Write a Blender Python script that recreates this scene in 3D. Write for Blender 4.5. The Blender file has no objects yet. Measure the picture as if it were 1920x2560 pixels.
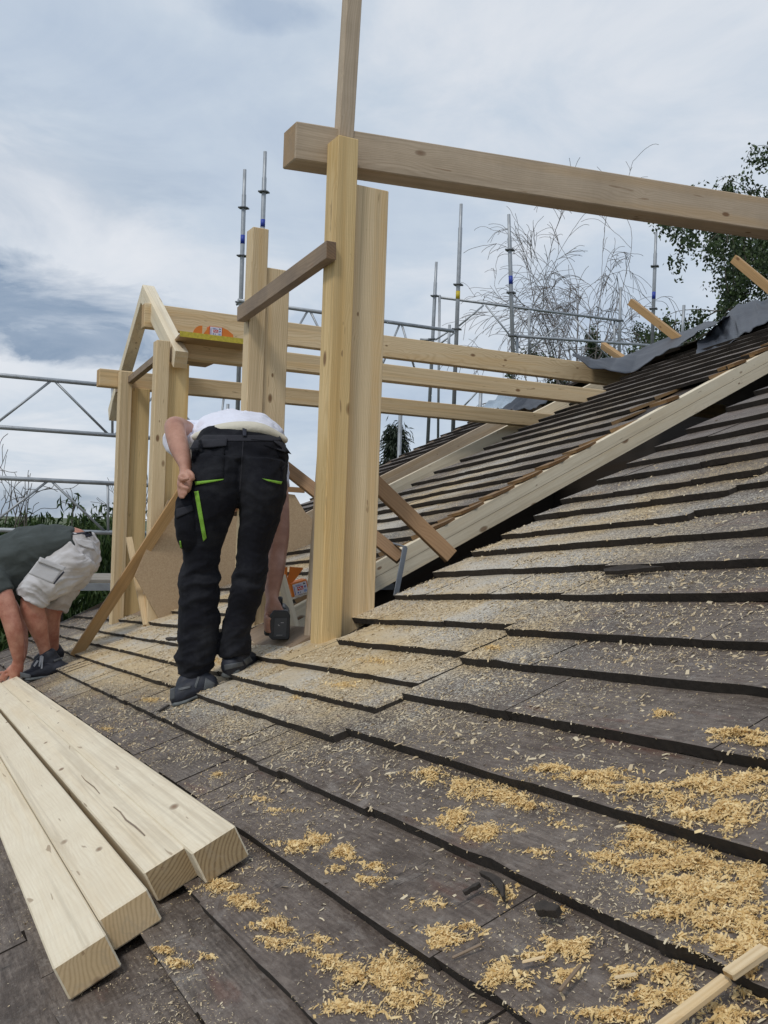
import bpy, bmesh, math, random
import numpy as np
from mathutils import Vector, Matrix, noise
from mathutils.bvhtree import BVHTree
random.seed(7); rng = np.random.default_rng(7)
scene = bpy.context.scene
col = scene.collection
# ------------------------------------------------------------------ camera
F = 2400.0; PITCH = math.radians(.6); ROLL = math.radians(1.95)
cf = np.array([0, math.cos(PITCH), math.sin(PITCH)])
_r0 = np.array([1., 0, 0]); _u0 = np.array([0, -math.sin(PITCH), math.cos(PITCH)])
crt = math.cos(ROLL)*_r0+math.sin(ROLL)*_u0
cup = -math.sin(ROLL)*_r0+math.cos(ROLL)*_u0
cam_d = bpy.data.cameras.new('camera'); cam = bpy.data.objects.new('camera', cam_d); col.objects.link(cam)
cam_d.sensor_fit = 'VERTICAL'; cam_d.sensor_height = 36.0; cam_d.sensor_width = 27.0
cam_d.lens = 36.0*F/2560; cam_d.clip_start = .05; cam_d.clip_end = 2000
m = Matrix.Identity(4)
for i in range(3): m[i][0] = crt[i]; m[i][1] = cup[i]; m[i][2] = -cf[i]
cam.matrix_world = m
scene.camera = cam
scene.render.resolution_x = 768; scene.render.resolution_y = 1024
# ------------------------------------------------------------------ colour management
scene.view_settings.view_transform = 'Standard'; scene.view_settings.look = 'None'
scene.view_settings.exposure = 0.0; scene.view_settings.gamma = 1.0
scene.view_settings.use_curve_mapping = False
# ------------------------------------------------------------------ sun (thin overcast)
SUN_EL = math.radians(52); SUN_AZ = math.radians(215)      # azimuth from +Y towards +X
sd = bpy.data.lights.new('sun', 'SUN'); sd.energy = 1.5; sd.angle = math.radians(10); sd.color = (1, .96, .9)
sun = bpy.data.objects.new('sun', sd); col.objects.link(sun)
sdir = Vector((math.sin(SUN_AZ)*math.cos(SUN_EL), math.cos(SUN_AZ)*math.cos(SUN_EL), math.sin(SUN_EL)))
sun.rotation_euler = sdir.to_track_quat('Z', 'Y').to_euler()
sun.location = sdir*50

# ------------------------------------------------------------------ node helper
class NT:
    def __init__(s, tree): s.t = tree; s.n = tree.nodes; s.l = tree.links
    def add(s, ty, **kw):
        nd = s.n.new(ty)
        for k, v in kw.items():
            if k == 'inp':
                for a, b in v.items():
                    if hasattr(b, 'is_output') or isinstance(b, bpy.types.NodeSocket): s.l.new(b, nd.inputs[a])
                    else: nd.inputs[a].default_value = b
            else: setattr(nd, k, v)
        return nd
    def math(s, op, a, b=0.0, clamp=False, c=None):
        i = {0: a, 1: b}
        if c is not None: i[2] = c
        return s.add('ShaderNodeMath', operation=op, use_clamp=clamp, inp=i).outputs[0]
    def vmath(s, op, a, b=(0, 0, 0)):
        return s.add('ShaderNodeVectorMath', operation=op, inp={0: a, 1: b})
    def mix(s, fac, a, b, blend='MIX'):
        nd = s.add('ShaderNodeMix', data_type='RGBA', blend_type=blend)
        for idx, v in ((0, fac), (6, a), (7, b)):
            if isinstance(v, bpy.types.NodeSocket): s.l.new(v, nd.inputs[idx])
            else: nd.inputs[idx].default_value = (tuple(v)+(1,))[:4] if isinstance(v, (tuple, list)) else v
        return nd.outputs[2]
    def ramp(s, fac, stops, interp='LINEAR'):
        nd = s.add('ShaderNodeValToRGB', inp={0: fac}); cr = nd.color_ramp; cr.interpolation = interp
        while len(cr.elements) > 1: cr.elements.remove(cr.elements[-1])
        for k, (p, c) in enumerate(stops):
            c = (c, c, c, 1) if isinstance(c, (int, float)) else (tuple(c)+(1,))[:4]
            if k == 0: e = cr.elements[0]; e.position = p
            else: e = cr.elements.new(p)
            e.color = c
        return nd.outputs[0]
    def noise(s, vec, scale, detail=4, rough=.55, dist=0.0, out=0):
        return s.add('ShaderNodeTexNoise', inp={'Vector': vec, 'Scale': scale, 'Detail': detail, 'Roughness': rough, 'Distortion': dist}).outputs[out]
    def mapping(s, vec, loc=(0, 0, 0), rot=(0, 0, 0), sc=(1, 1, 1)):
        return s.add('ShaderNodeMapping', inp={'Vector': vec, 'Location': loc, 'Rotation': rot, 'Scale': sc}).outputs[0]
# ------------------------------------------------------------------ world: cloudy sky
world = bpy.data.worlds.new('World'); scene.world = world; world.use_nodes = True
w = NT(world.node_tree); w.n.clear()
sky = w.add('ShaderNodeTexSky', sky_type='NISHITA', sun_disc=False, sun_elevation=SUN_EL, sun_rotation=SUN_AZ, altitude=200, air_density=1.0, dust_density=1.5)
geo = w.add('ShaderNodeTexCoord').outputs['Generated']
d = w.vmath('NORMALIZE', geo).outputs[0]
sep = w.add('ShaderNodeSeparateXYZ', inp={0: d})
zz = w.math('ADD', w.math('MAXIMUM', sep.outputs[2], 0.0), .22)
px_ = w.math('DIVIDE', sep.outputs[0], zz); py_ = w.math('DIVIDE', sep.outputs[1], zz)
cl = w.add('ShaderNodeCombineXYZ', inp={0: px_, 1: py_, 2: 0.0}).outputs[0]
n1 = w.noise(w.mapping(cl, loc=(3.1, 1.7, 0), sc=(1.0, .8, 1)), .85, 7, .56, .35)
n2 = w.noise(w.mapping(cl, loc=(7.3, 4.2, 2)), 2.6, 8, .6, .5)
n3 = w.noise(w.mapping(cl, loc=(1.3, 9.2, 5), sc=(1, 1.0, 1)), .42, 3, .5, .2)
tone = w.math('ADD', w.math('ADD', w.math('MULTIPLY', n1, .62), w.math('MULTIPLY', n2, .42)), w.math('MULTIPLY', n3, .30)); tone = w.math('SUBTRACT', tone, .175)
# brighter towards the horizon, as the thin cloud there lets more light through
hz = w.math('SUBTRACT', 1.0, w.math('MULTIPLY', w.math('MAXIMUM', sep.outputs[2], 0.0), 2.2), clamp=True)
tone = w.math('ADD', tone, w.math('MULTIPLY', w.math('POWER', hz, 2.0), .13))
def axis_dir(x, y):
    v = cf+crt*(x-960)/F+cup*(1280-y)/F; return v/np.linalg.norm(v)
def sky_blob(x, y, rx, ry, soft=1.0):
    c = axis_dir(x, y); ax = np.cross(cf, cup); ax = crt; ay = cup
    dx = w.math('DIVIDE', w.vmath('DOT_PRODUCT', w.vmath('SUBTRACT', d, tuple(c)).outputs[0], tuple(ax)).outputs[1], rx/F)
    dy = w.math('DIVIDE', w.vmath('DOT_PRODUCT', w.vmath('SUBTRACT', d, tuple(c)).outputs[0], tuple(ay)).outputs[1], ry/F)
    rr = w.math('ADD', w.math('MULTIPLY', dx, dx), w.math('MULTIPLY', dy, dy))
    rr = w.math('ADD', rr, w.math('MULTIPLY', w.math('SUBTRACT', n2, .5), 3.2*soft))
    front = w.math('GREATER_THAN', w.vmath('DOT_PRODUCT', d, tuple(c)).outputs[1], .3)
    return w.math('MULTIPLY', w.math('SUBTRACT', 1.0, rr, clamp=True), front)
dark = w.math('ADD', w.math('ADD', sky_blob(90, 775, 330, 120), sky_blob(250, 870, 200, 60)), w.math('MULTIPLY', sky_blob(40, 420, 420, 170), .22), clamp=True)
dark = w.math('ADD', dark, w.math('MULTIPLY', sky_blob(-700, 700, 500, 150), .7), clamp=True)
lite = w.math('ADD', sky_blob(160, 930, 330, 90), w.math('MULTIPLY', sky_blob(420, 560, 520, 170), .6), clamp=True)
tone = w.math('ADD', tone, w.math('MULTIPLY', lite, .06))
cloud = w.ramp(tone, [(.32, (.40, .49, .62)), (.44, (.53, .62, .74)), (.54, (.63, .71, .80)), (.63, (.78, .82, .87)), (.74, (.90, .91, .93))])
cloud = w.mix(w.math('MULTIPLY', dark, .88), cloud, w.mix(w.ramp(n2, [(.35, 0), (.68, 1)]), (.19, .28, .41), (.42, .50, .61)))
blue = w.math('ADD', sky_blob(110, 1262, 330, 62, .5), w.math('MULTIPLY', sky_blob(650, 25, 150, 45), .5), clamp=True)
blue = w.math('MULTIPLY', w.math('ADD', blue, w.math('MULTIPLY', sky_blob(760, 820, 120, 40), .5)), .75, clamp=True)
cloud10 = w.mix(1.0, cloud, (9.3, 9.4, 9.6, 1), 'MULTIPLY')
bl = w.mix(1.0, sky.outputs[0], (1.0, 1.0, 1.0, 1), 'MULTIPLY')
bl = w.mix(.55, bl, (3.0, 4.4, 6.6, 1))
skyc = w.mix(blue, cloud10, bl)
skyc = w.mix(.06, skyc, sky.outputs[0])
bg = w.add('ShaderNodeBackground', inp={'Color': skyc, 'Strength': .1})
wo = w.add('ShaderNodeOutputWorld'); w.l.new(bg.outputs[0], wo.inputs[0])

# ------------------------------------------------------------------ geometry of the place (roof plane fitted once)
def unit(v): v = np.asarray(v, float); return v/np.linalg.norm(v)
def ray(x, y): return cf+crt*(x-960)/F+cup*(1280-y)/F
eh = unit(ray(-235, 1500)); _u = unit(ray(5600, -1093)); nn = unit(np.cross(_u, eh))
if nn[2] < 0: nn = -nn
uh = np.cross(eh, nn); uh = uh if uh[1] > 0 else -uh
D = float(nn @ (3.6*ray(486, 1736)))
AV = np.array([math.sin(math.radians(62.5)), math.cos(math.radians(62.5)), 0])     # horizontal, across the eave
EV = np.array([-math.sin(math.radians(27.5)), math.cos(math.radians(27.5)), 0])    # horizontal, along the eave
ZV = np.array([0, 0, 1.])
def W(x, y, d): return d*ray(x, y)
def S(s, t, h=0.0): return eh*s+uh*t+nn*(D+h)
def PL(x, y, h=0.0): q = ray(x, y); return q*((D+h)/(nn@q))
def ST(x, y, h=0.0): P = PL(x, y, h); return float(P@eh), float(P@uh)
def onplane(x, y, P, nrm): q = ray(x, y); return q*((P@nrm)/(q@nrm))
def zat(P, y):                       # height of the point above/below P whose picture row is y
    lo, hi = -5., 6.
    for _ in range(50):
        md = (lo+hi)/2; Q = np.array([P[0], P[1], md]); r = 1280-F*(Q@cup)/(Q@cf)
        if r > y: lo = md
        else: hi = md
    return lo

def tag(o, label=None, cat=None, group=None, kind=None):
    if label: o['label'] = label
    if cat: o['category'] = cat
    if group: o['group'] = group
    if kind: o['kind'] = kind
    return o
def empty(name, loc, label=None, cat=None, group=None, kind=None):
    o = bpy.data.objects.new(name, None); o.location = Vector(loc); o.empty_display_size = .2; col.objects.link(o)
    return tag(o, label, cat, group, kind)
def setparent(o, parent):
    if parent is not None:
        o.parent = parent; bpy.context.view_layer.update() if False else None
        pm = world_of(parent); o.matrix_parent_inverse = pm.inverted()
WM = {}
def world_of(o):
    if o.name in WM: return WM[o.name]
    return Matrix.LocRotScale(o.location, o.rotation_euler, o.scale) if o.parent is None else (world_of(o.parent)@Matrix.Identity(4))
def link(name, me, mat, parent=None, M=None):
    o = bpy.data.objects.new(name, me)
    mats = mat if isinstance(mat, (list, tuple)) else [mat]
    for q in mats:
        if q is not None and q.name not in [x.name for x in me.materials if x]: me.materials.append(q)
    if M is not None: o.matrix_world = M
    col.objects.link(o)
    WM[o.name] = M.copy() if M is not None else Matrix.Identity(4)
    if parent is not None: setparent(o, parent)
    return o
def mesh(name, vs, fs, smooth=False):
    me = bpy.data.meshes.new(name); me.from_pydata([tuple(map(float, v)) for v in vs], [], fs); me.update()
    if smooth: me.polygons.foreach_set('use_smooth', [True]*len(me.polygons))
    return me
def big_mesh(name, V, Q):            # V (n,3), Q (m,k)
    me = bpy.data.meshes.new(name); V = np.asarray(V, np.float32); Q = np.asarray(Q, np.int32); k = Q.shape[1]
    me.vertices.add(len(V)); me.vertices.foreach_set('co', V.ravel())
    me.loops.add(Q.size); me.loops.foreach_set('vertex_index', Q.ravel())
    me.polygons.add(len(Q)); me.polygons.foreach_set('loop_start', np.arange(0, Q.size, k, dtype=np.int32))
    me.update(calc_edges=True); me.validate(); return me
def frameM(o, x, y, z=None):
    x = unit(x); z = unit(np.cross(x, y)) if z is None else unit(z); y = np.cross(z, x)
    M = Matrix.Identity(4)
    for i in range(3): M[i][0] = x[i]; M[i][1] = y[i]; M[i][2] = z[i]; M[i][3] = o[i]
    return M
def bevel_me(me, w_, seg=1):
    bm = bmesh.new(); bm.from_mesh(me); bmesh.ops.recalc_face_normals(bm, faces=bm.faces)
    bmesh.ops.bevel(bm, geom=list(bm.edges)+list(bm.verts), offset=w_, segments=seg, affect='EDGES', profile=.6); bm.to_mesh(me); bm.free()
def box8(name, c, mat, parent=None, bev=.002, xdir=None):
    """c: 8 world corners; 0-3 one end (ring), 4-7 the other end. Local X runs along the piece."""
    c = [np.asarray(q, float) for q in c]
    x = xdir if xdir is not None else sum(c[4:])-sum(c[:4])
    M = frameM(sum(c)/8, x, c[1]-c[0]); Mi = M.inverted()
    vs = [Mi@Vector(q) for q in c]
    fs = [(0, 3, 2, 1), (4, 5, 6, 7), (0, 1, 5, 4), (1, 2, 6, 5), (2, 3, 7, 6), (3, 0, 4, 7)]
    me = mesh(name, vs, fs)
    if bev: bevel_me(me, bev)
    return link(name, me, mat, parent, M)
def timber(name, A, B, wv, hv, mat, parent=None, bev=.003):
    A = np.asarray(A, float); B = np.asarray(B, float)
    return box8(name, [A, A+wv, A+wv+hv, A+hv, B, B+wv, B+wv+hv, B+hv], mat, parent, bev)
def plank(name, A, B, width, thick, facing, mat, parent=None, bev=.0015):
    A = np.asarray(A, float); B = np.asarray(B, float); x = unit(B-A)
    wd = unit(np.cross(x, facing)); th = unit(np.cross(wd, x)); 
    if th@facing < 0: th = -th
    return timber(name, A-wd*width/2-th*thick/2, B-wd*width/2-th*thick/2, wd*width, th*thick, mat, parent, bev)
def prism(name, pts, ext, mat, parent=None, bev=0.0, xdir=None, shade=None):
    pts = [np.asarray(p, float) for p in pts]; ext = np.asarray(ext, float); n = len(pts); c = sum(pts)/n
    M = frameM(c, xdir if xdir is not None else pts[1]-pts[0], ext); Mi = M.inverted()
    vs = [Mi@Vector(p) for p in pts]+[Mi@Vector(p+ext) for p in pts]
    fs = [tuple(range(n)), tuple(range(2*n-1, n-1, -1))]+[(i, n+i, n+(i+1) % n, (i+1) % n) for i in range(n)]
    me = mesh(name, vs, fs)
    bm = bmesh.new(); bm.from_mesh(me); bmesh.ops.recalc_face_normals(bm, faces=bm.faces)
    if bev: bmesh.ops.bevel(bm, geom=list(bm.edges), offset=bev, segments=1, affect='EDGES')
    bm.to_mesh(me); bm.free()
    return link(name, me, mat, parent, M)
def pxprism(name, px, P, nrm, ext, mat, parent=None, bev=0.0, xdir=None):
    return prism(name, [onplane(x, y, P, nrm) for x, y in px], ext, mat, parent, bev, xdir)
def tube_vf(pts, rad, n=8, vs=None, fs=None, cap=True):
    vs = [] if vs is None else vs; fs = [] if fs is None else fs
    pts = [np.asarray(p, float) for p in pts]; b = len(vs)
    if not hasattr(rad, '__len__'): rad = [rad]*len(pts)
    up_ = np.array([.13, .21, .97])
    for i, p in enumerate(pts):
        t = unit(pts[min(i+1, len(pts)-1)]-pts[max(i-1, 0)])
        a = np.cross(t, up_); a = unit(a) if np.linalg.norm(a) > 1e-4 else unit(np.cross(t, [1, 0, 0])); b_ = np.cross(t, a)
        for k in range(n):
            q = 2*math.pi*k/n; vs.append(p+rad[i]*(a*math.cos(q)+b_*math.sin(q)))
    for i in range(len(pts)-1):
        for k in range(n):
            fs.append((b+i*n+k, b+i*n+(k+1) % n, b+(i+1)*n+(k+1) % n, b+(i+1)*n+k))
    if cap: fs.append(tuple(b+k for k in range(n))[::-1]); e = b+(len(pts)-1)*n; fs.append(tuple(e+k for k in range(n)))
    return vs, fs
def tubeobj(name, pts, rad, mat, parent=None, n=10):
    vs, fs = tube_vf(pts, rad, n); me = mesh(name, vs, fs, True)
    for p in me.polygons:
        if len(p.vertices) > 4: p.use_smooth = False
    return link(name, me, mat, parent)

# ------------------------------------------------------------------ materials
def new_mat(name):
    mt = bpy.data.materials.new(name); mt.use_nodes = True; t = NT(mt.node_tree); t.n.clear()
    bs = t.add('ShaderNodeBsdfPrincipled'); out = t.add('ShaderNodeOutputMaterial'); t.l.new(bs.outputs[0], out.inputs[0])
    return mt, t, bs
def bump(t, bs, h, strength=.3, dist=.002):
    b = t.add('ShaderNodeBump', inp={'Height': h, 'Strength': strength, 'Distance': dist}); t.l.new(b.outputs[0], bs.inputs['Normal'])
def plain(name, c, rough=.6, metal=0, var=.12, scale=30, bmp=.15, spec=None):
    mt, t, bs = new_mat(name); co = t.add('ShaderNodeTexCoord').outputs['Object']
    nz = t.noise(co, scale, 5); cc = t.mix(nz, tuple(x*(1-var*2) for x in c), tuple(min(1, x*(1+var*2)) for x in c))
    t.l.new(cc, bs.inputs['Base Color']); bs.inputs['Roughness'].default_value = rough; bs.inputs['Metallic'].default_value = metal
    if spec is not None: bs.inputs['Specular IOR Level'].default_value = spec
    if bmp: bump(t, bs, nz, bmp, .002)
    return mt
def wood(name, light, dark, knot=(.16, .07, .025), ring=1.0, rough=.62, dirt=0.0, dirtc=(.15, .12, .09), knots=True, saw=.25, yel=.35, endk=1.0, ringc=.34):
    mt, t, bs = new_mat(name)
    tc = t.add('ShaderNodeTexCoord').outputs['Object']; oi = t.add('ShaderNodeObjectInfo').outputs['Random']
    off = t.add('ShaderNodeCombineXYZ', inp={0: t.math('MULTIPLY', oi, 37.0), 1: t.math('MULTIPLY', t.math('FRACT', t.math('MULTIPLY', oi, 13.7)), .16), 2: t.math('MULTIPLY', t.math('FRACT', t.math('MULTIPLY', oi, 7.31)), .12)}).outputs[0]
    p = t.vmath('ADD', tc, off).outputs[0]
    # slow wander of the pith along the board
    wn = t.noise(t.mapping(p, sc=(1.3, 5, 5)), 1.0, 2, .5, out=1)
    pw = t.vmath('ADD', t.mapping(p, sc=(.06, 1, 1)), t.mapping(t.vmath('SUBTRACT', wn, (.5, .5, .5)).outputs[0], sc=(.0, .11, .11))).outputs[0]
    # knots
    kv = t.add('ShaderNodeTexVoronoi', feature='F1', inp={'Vector': t.mapping(p, sc=(5.5, 11, 11)), 'Scale': 1.0, 'Randomness': 1.0})
    kd = kv.outputs['Distance']
    sx = t.add('ShaderNodeSeparateColor', inp={0: kv.outputs['Color']}).outputs[0]
    kon = t.math('GREATER_THAN', sx, .30)
    ksize = t.math('ADD', .04, t.math('MULTIPLY', t.math('POWER', sx, 2.0), .15))
    near = t.math('MULTIPLY', t.ramp(t.math('DIVIDE', kd, t.math('MULTIPLY', ksize, 4.0)), [(0, 1), (.55, .3), (1, 0)]), kon)
    pw2 = t.vmath('ADD', pw, t.add('ShaderNodeCombineXYZ', inp={0: 0.0, 1: t.math('MULTIPLY', near, .012), 2: t.math('MULTIPLY', near, .012)}).outputs[0]).outputs[0]
    sp = t.add('ShaderNodeSeparateXYZ', inp={0: pw2})
    rr = t.math('SQRT', t.math('ADD', t.math('POWER', t.math('ADD', sp.outputs[1], .11), 2.0), t.math('POWER', t.math('ADD', sp.outputs[2], .07), 2.0)))
    ringv = t.math('SINE', t.math('MULTIPLY', rr, 820*ring))
    ringv = t.math('ADD', t.math('MULTIPLY', ringv, .5), .5); ringv = t.math('POWER', ringv, 2.2)
    fib = t.noise(t.mapping(p, sc=(6, 260, 260)), 1.0, 4, .6)
    big = t.noise(t.mapping(p, sc=(.8, 9, 9)), 1.0, 3, .5)
    g = t.math('ADD', t.math('MULTIPLY', ringv, ringc), t.math('MULTIPLY', t.ramp(fib, [(.3, 0), (.7, 1)]), .42)); g = t.math('ADD', g, t.math('MULTIPLY', t.math('SUBTRACT', big, .5), .9), clamp=True)
    c = t.mix(g, light, dark)
    c = t.mix(t.math('MULTIPLY', t.ramp(t.noise(t.mapping(p, sc=(.5, 14, 14)), 1.0, 2), [(.5, 0), (.66, 1)]), yel), c, tuple(a*b for a, b in zip(light, (.86, .66, .36))))
    # end grain drinks more light: darker, with plain rings
    nx = t.math('ABSOLUTE', t.add('ShaderNodeSeparateXYZ', inp={0: t.add('ShaderNodeTexCoord').outputs['Normal']}).outputs[0])
    endm = t.math('GREATER_THAN', nx, .75)
    ec = t.mix(t.math('ADD', t.math('MULTIPLY', ringv, .6), t.math('MULTIPLY', t.noise(p, 90, 4, .7), .5), clamp=True), tuple(a*b*endk for a, b in zip(light, (.80, .66, .48))), tuple(a*b*endk*endk for a, b in zip(dark, (.72, .60, .44))))
    c = t.mix(endm, c, ec)
    # faint cross marks of the saw
    sw = t.noise(t.mapping(p, sc=(170, 3, 3)), 1.0, 2); c = t.mix(t.math('MULTIPLY', t.ramp(sw, [(.5, 0), (.75, 1)]), saw), c, tuple(x*.8 for x in light))
    if knots:
        km = t.math('MULTIPLY', t.ramp(t.math('DIVIDE', kd, ksize), [(.55, 1), (1.0, .0)]), kon)
        halo = t.math('MULTIPLY', t.ramp(t.math('DIVIDE', kd, ksize), [(.8, 1), (2.1, 0)]), kon)
        c = t.mix(t.math('MULTIPLY', halo, .38), c, tuple(x*.55 for x in dark)); c = t.mix(t.math('MULTIPLY', km, .8), c, knot)
        ck = t.noise(t.mapping(p, sc=(7, 60, 60)), 1.0, 2, .4, .6)
        c = t.mix(t.ramp(ck, [(.72, 0), (.75, .6)]), c, (.2, .11, .05))
        st_ = t.noise(t.mapping(p, sc=(.35, 26, 26)), 1.0, 3, .5); c = t.mix(t.math('MULTIPLY', t.ramp(st_, [(.52, 0), (.60, 1), (.64, 0)]), .32), c, tuple(x*.62 for x in dark))
    if dirt > 0:
        dn = t.noise(p, 5, 6, .65); c = t.mix(t.math('MULTIPLY', t.ramp(dn, [(.4, 0), (.7, 1)]), dirt), c, dirtc)
    t.l.new(c, bs.inputs['Base Color']); bs.inputs['Roughness'].default_value = rough; bs.inputs['Specular IOR Level'].default_value = .3
    bump(t, bs, t.math('ADD', g, t.math('MULTIPLY', sw, .4)), .3, .0012)
    return mt
M_new = wood('fresh_spruce', (.76, .60, .38), (.50, .345, .175))
M_pale = wood('pale_spruce', (.82, .73, .56), (.62, .50, .34), saw=.3, yel=.22, dirt=.2, dirtc=(.52, .40, .25), ringc=.14)
M_yel = wood('yellow_spruce', (.76, .565, .29), (.52, .34, .135), yel=.45)
M_grey = wood('greyish_spruce', (.56, .45, .33), (.38, .285, .19), dirt=.35, dirtc=(.26, .20, .14))
M_rough = wood('rough_ended_spruce', (.82, .73, .56), (.62, .50, .34), saw=.4, yel=.18, dirt=.22, dirtc=(.50, .38, .24), endk=.66, ringc=.13)
M_brown = wood('weathered_batten', (.34, .25, .17), (.21, .145, .095), dirt=.6, dirtc=(.13, .10, .08), yel=.1)
M_orange = wood('orange_pine', (.35, .215, .115), (.22, .125, .06), yel=.2)
M_tan = wood('tan_pine', (.47, .30, .14), (.33, .19, .08), yel=.2)
M_darkwood = wood('shade_dark_old_wood', (.055, .04, .03), (.03, .022, .016), dirt=.6, dirtc=(.02, .016, .013), knots=False)  # old wood, near black: the shade inside the attic is put into its colour
def chipboard():
    mt, t, bs = new_mat('chipboard'); p = t.add('ShaderNodeTexCoord').outputs['Object']
    v = t.add('ShaderNodeTexVoronoi', inp={'Vector': p, 'Scale': 160.0}); nz = t.noise(p, 60, 5, .7); b = t.noise(p, 3, 3)
    c = t.mix(nz, (.30, .20, .115), (.50, .36, .22)); c = t.mix(t.ramp(v.outputs['Color'], [(.2, .0), (.9, .5)]), c, (.56, .43, .28))
    c = t.mix(t.math('MULTIPLY', b, .3), c, (.33, .23, .14))
    v2 = t.add('ShaderNodeTexVoronoi', inp={'Vector': p, 'Scale': 7.0}); c = t.mix(t.ramp(v2.outputs['Distance'], [(.05, .9), (.075, 0)]), c, (.09, .055, .03))
    t.l.new(c, bs.inputs['Base Color']); bs.inputs['Roughness'].default_value = .8; bump(t, bs, nz, .3, .001); return mt
M_chip = chipboard()
roof_empty = bpy.data.objects.new('roof_frame', None)
def shingle_mat(name='weathered_shingle'):
    mt, t, bs = new_mat(name)
    def swap(v):
        q = t.add('ShaderNodeSeparateXYZ', inp={0: v}); return t.add('ShaderNodeCombineXYZ', inp={0: q.outputs[1], 1: q.outputs[0], 2: q.outputs[2]}).outputs[0]
    rf = swap(t.add('ShaderNodeTexCoord', object=roof_empty).outputs['Object'])
    p0 = swap(t.add('ShaderNodeTexCoord').outputs['Object']); oi = t.add('ShaderNodeObjectInfo').outputs['Random']
    p = t.vmath('ADD', p0, t.add('ShaderNodeCombineXYZ', inp={0: t.math('MULTIPLY', oi, 91.0), 1: t.math('MULTIPLY', oi, 17.0), 2: 0.0}).outputs[0]).outputs[0]
    gr = t.noise(t.mapping(p, sc=(9, 150, 40)), 1.0, 5, .65, .25)                      # grain along the course
    gr2 = t.noise(t.mapping(p, sc=(110, 7, 30)), 1.0, 4, .6, .2)                        # faint ribs down the slope
    blot = t.noise(t.mapping(rf, sc=(1.6, 3.6, 1)), 2.4, 7, .62, .4)
    mid = t.noise(t.mapping(rf, sc=(1, 1.6, 1)), 14, 6, .65)
    c = t.ramp(t.math('ADD', t.math('MULTIPLY', blot, .6), t.math('MULTIPLY', mid, .4)), [(.27, (.038, .030, .025)), (.39, (.105, .088, .074)), (.49, (.19, .165, .145)), (.60, (.25, .226, .206)), (.72, (.36, .34, .325))])
    c = t.mix(t.math('MULTIPLY', t.ramp(gr, [(.40, 0), (.62, 1)]), .55), c, (.060, .046, .038)); c = t.mix(t.math('MULTIPLY', t.ramp(gr2, [(.45, 0), (.7, 1)]), .4), c, (.20, .185, .175))
    fine = t.noise(t.mapping(rf, sc=(1, 2.2, 1)), 48, 5, .72, .3); c = t.mix(t.math('MULTIPLY', t.ramp(fine, [(.36, 1), (.5, 0)]), .55), c, (.045, .036, .030)); c = t.mix(t.math('MULTIPLY', t.ramp(fine, [(.54, 0), (.68, 1)]), .40), c, (.36, .34, .32))
    wv_ = t.add('ShaderNodeTexWave', wave_type='BANDS', bands_direction='Y', inp={'Vector': t.mapping(p, sc=(.25, 1, 1)), 'Scale': 34.0, 'Distortion': 5.0, 'Detail': 3.0, 'Detail Scale': 1.5}).outputs['Fac']; wm_ = t.ramp(t.noise(rf, 3.3, 4, .6), [(.47, 0), (.58, 1)])
    c = t.mix(t.math('MULTIPLY', t.math('MULTIPLY', wv_, wm_), .45), c, (.052, .042, .036))
    lich = t.ramp(t.noise(t.mapping(rf, loc=(5, 1, 0), sc=(2.2, 3.2, 1)), 5.5, 6, .7, .8), [(.56, 0), (.66, 1)]); c = t.mix(t.math('MULTIPLY', lich, .38), c, (.37, .365, .36))
    moss = t.ramp(t.noise(t.mapping(rf, loc=(9, 3, 0), sc=(1.3, 4.2, 1)), 3.5, 7, .7, .5), [(.53, 0), (.63, 1)]); c = t.mix(t.math('MULTIPLY', moss, .55), c, (.040, .030, .022))
    c = t.mix(1.0, c, (.98, .90, .82, 1), 'MULTIPLY')
    tint = t.math('FRACT', t.math('MULTIPLY', oi, 5.7)); c = t.mix(t.math('MULTIPLY', tint, .28), c, (.115, .082, .070))
    red = t.ramp(t.noise(t.mapping(rf, loc=(2, 5, 0), sc=(1.0, 5, 1)), 2.2, 5, .6), [(.60, 0), (.68, 1)])
    c = t.mix(t.math('MULTIPLY', red, .35), c, (.16, .055, .032))
    crack = t.noise(t.mapping(p, sc=(28, 2.4, 1)), 1.0, 3, .5, .4)
    ck = t.ramp(crack, [(.488, 0), (.5, 1), (.512, 0)])
    ckm = t.ramp(t.noise(t.mapping(rf, sc=(1, 1, 1)), 5, 2), [(.56, 0), (.62, 1)])
    c = t.mix(t.math('MULTIPLY', t.math('MULTIPLY', ck, ckm), .7), c, (.012, .010, .009))
    # fine sawdust settled on the boards: thicker where the saw stood
    sp = t.add('ShaderNodeSeparateXYZ', inp={0: rf})
    def gauss(s0, t0, rs, rt, amp):
        a = t.math('POWER', t.math('DIVIDE', t.math('SUBTRACT', sp.outputs[0], s0), rs), 2.0); b = t.math('POWER', t.math('DIVIDE', t.math('SUBTRACT', sp.outputs[1], t0), rt), 2.0)
        return t.math('MULTIPLY', t.math('POWER', 2.718, t.math('MULTIPLY', t.math('ADD', a, b), -1.0)), amp)
    dens = t.math('ADD', gauss(3.0, 1.45, 1.1, .85, .46), gauss(4.6, .95, 2.4, .42, .40)); dens = t.math('ADD', dens, gauss(2.6, .95, 1.2, .4, .08)); dens = t.math('ADD', dens, gauss(6.8, 1.0, 1.8, .40, .30))
    dens = t.math('ADD', dens, gauss(5.3, 2.6, 1.1, 2.8, .50)); dens = t.math('ADD', dens, gauss(2.6, 2.4, 1.4, .9, .26))
    pat = t.noise(t.mapping(rf, sc=(1, 1.5, 1)), 3.5, 6, .65)
    dens = t.math('ADD', dens, t.math('MULTIPLY', t.math('SUBTRACT', pat, .5), .42))
    up_ = t.add('ShaderNodeNewGeometry').outputs['Normal']; isup = t.math('GREATER_THAN', t.vmath('DOT_PRODUCT', up_, tuple(nn)).outputs[1], .8)
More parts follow.
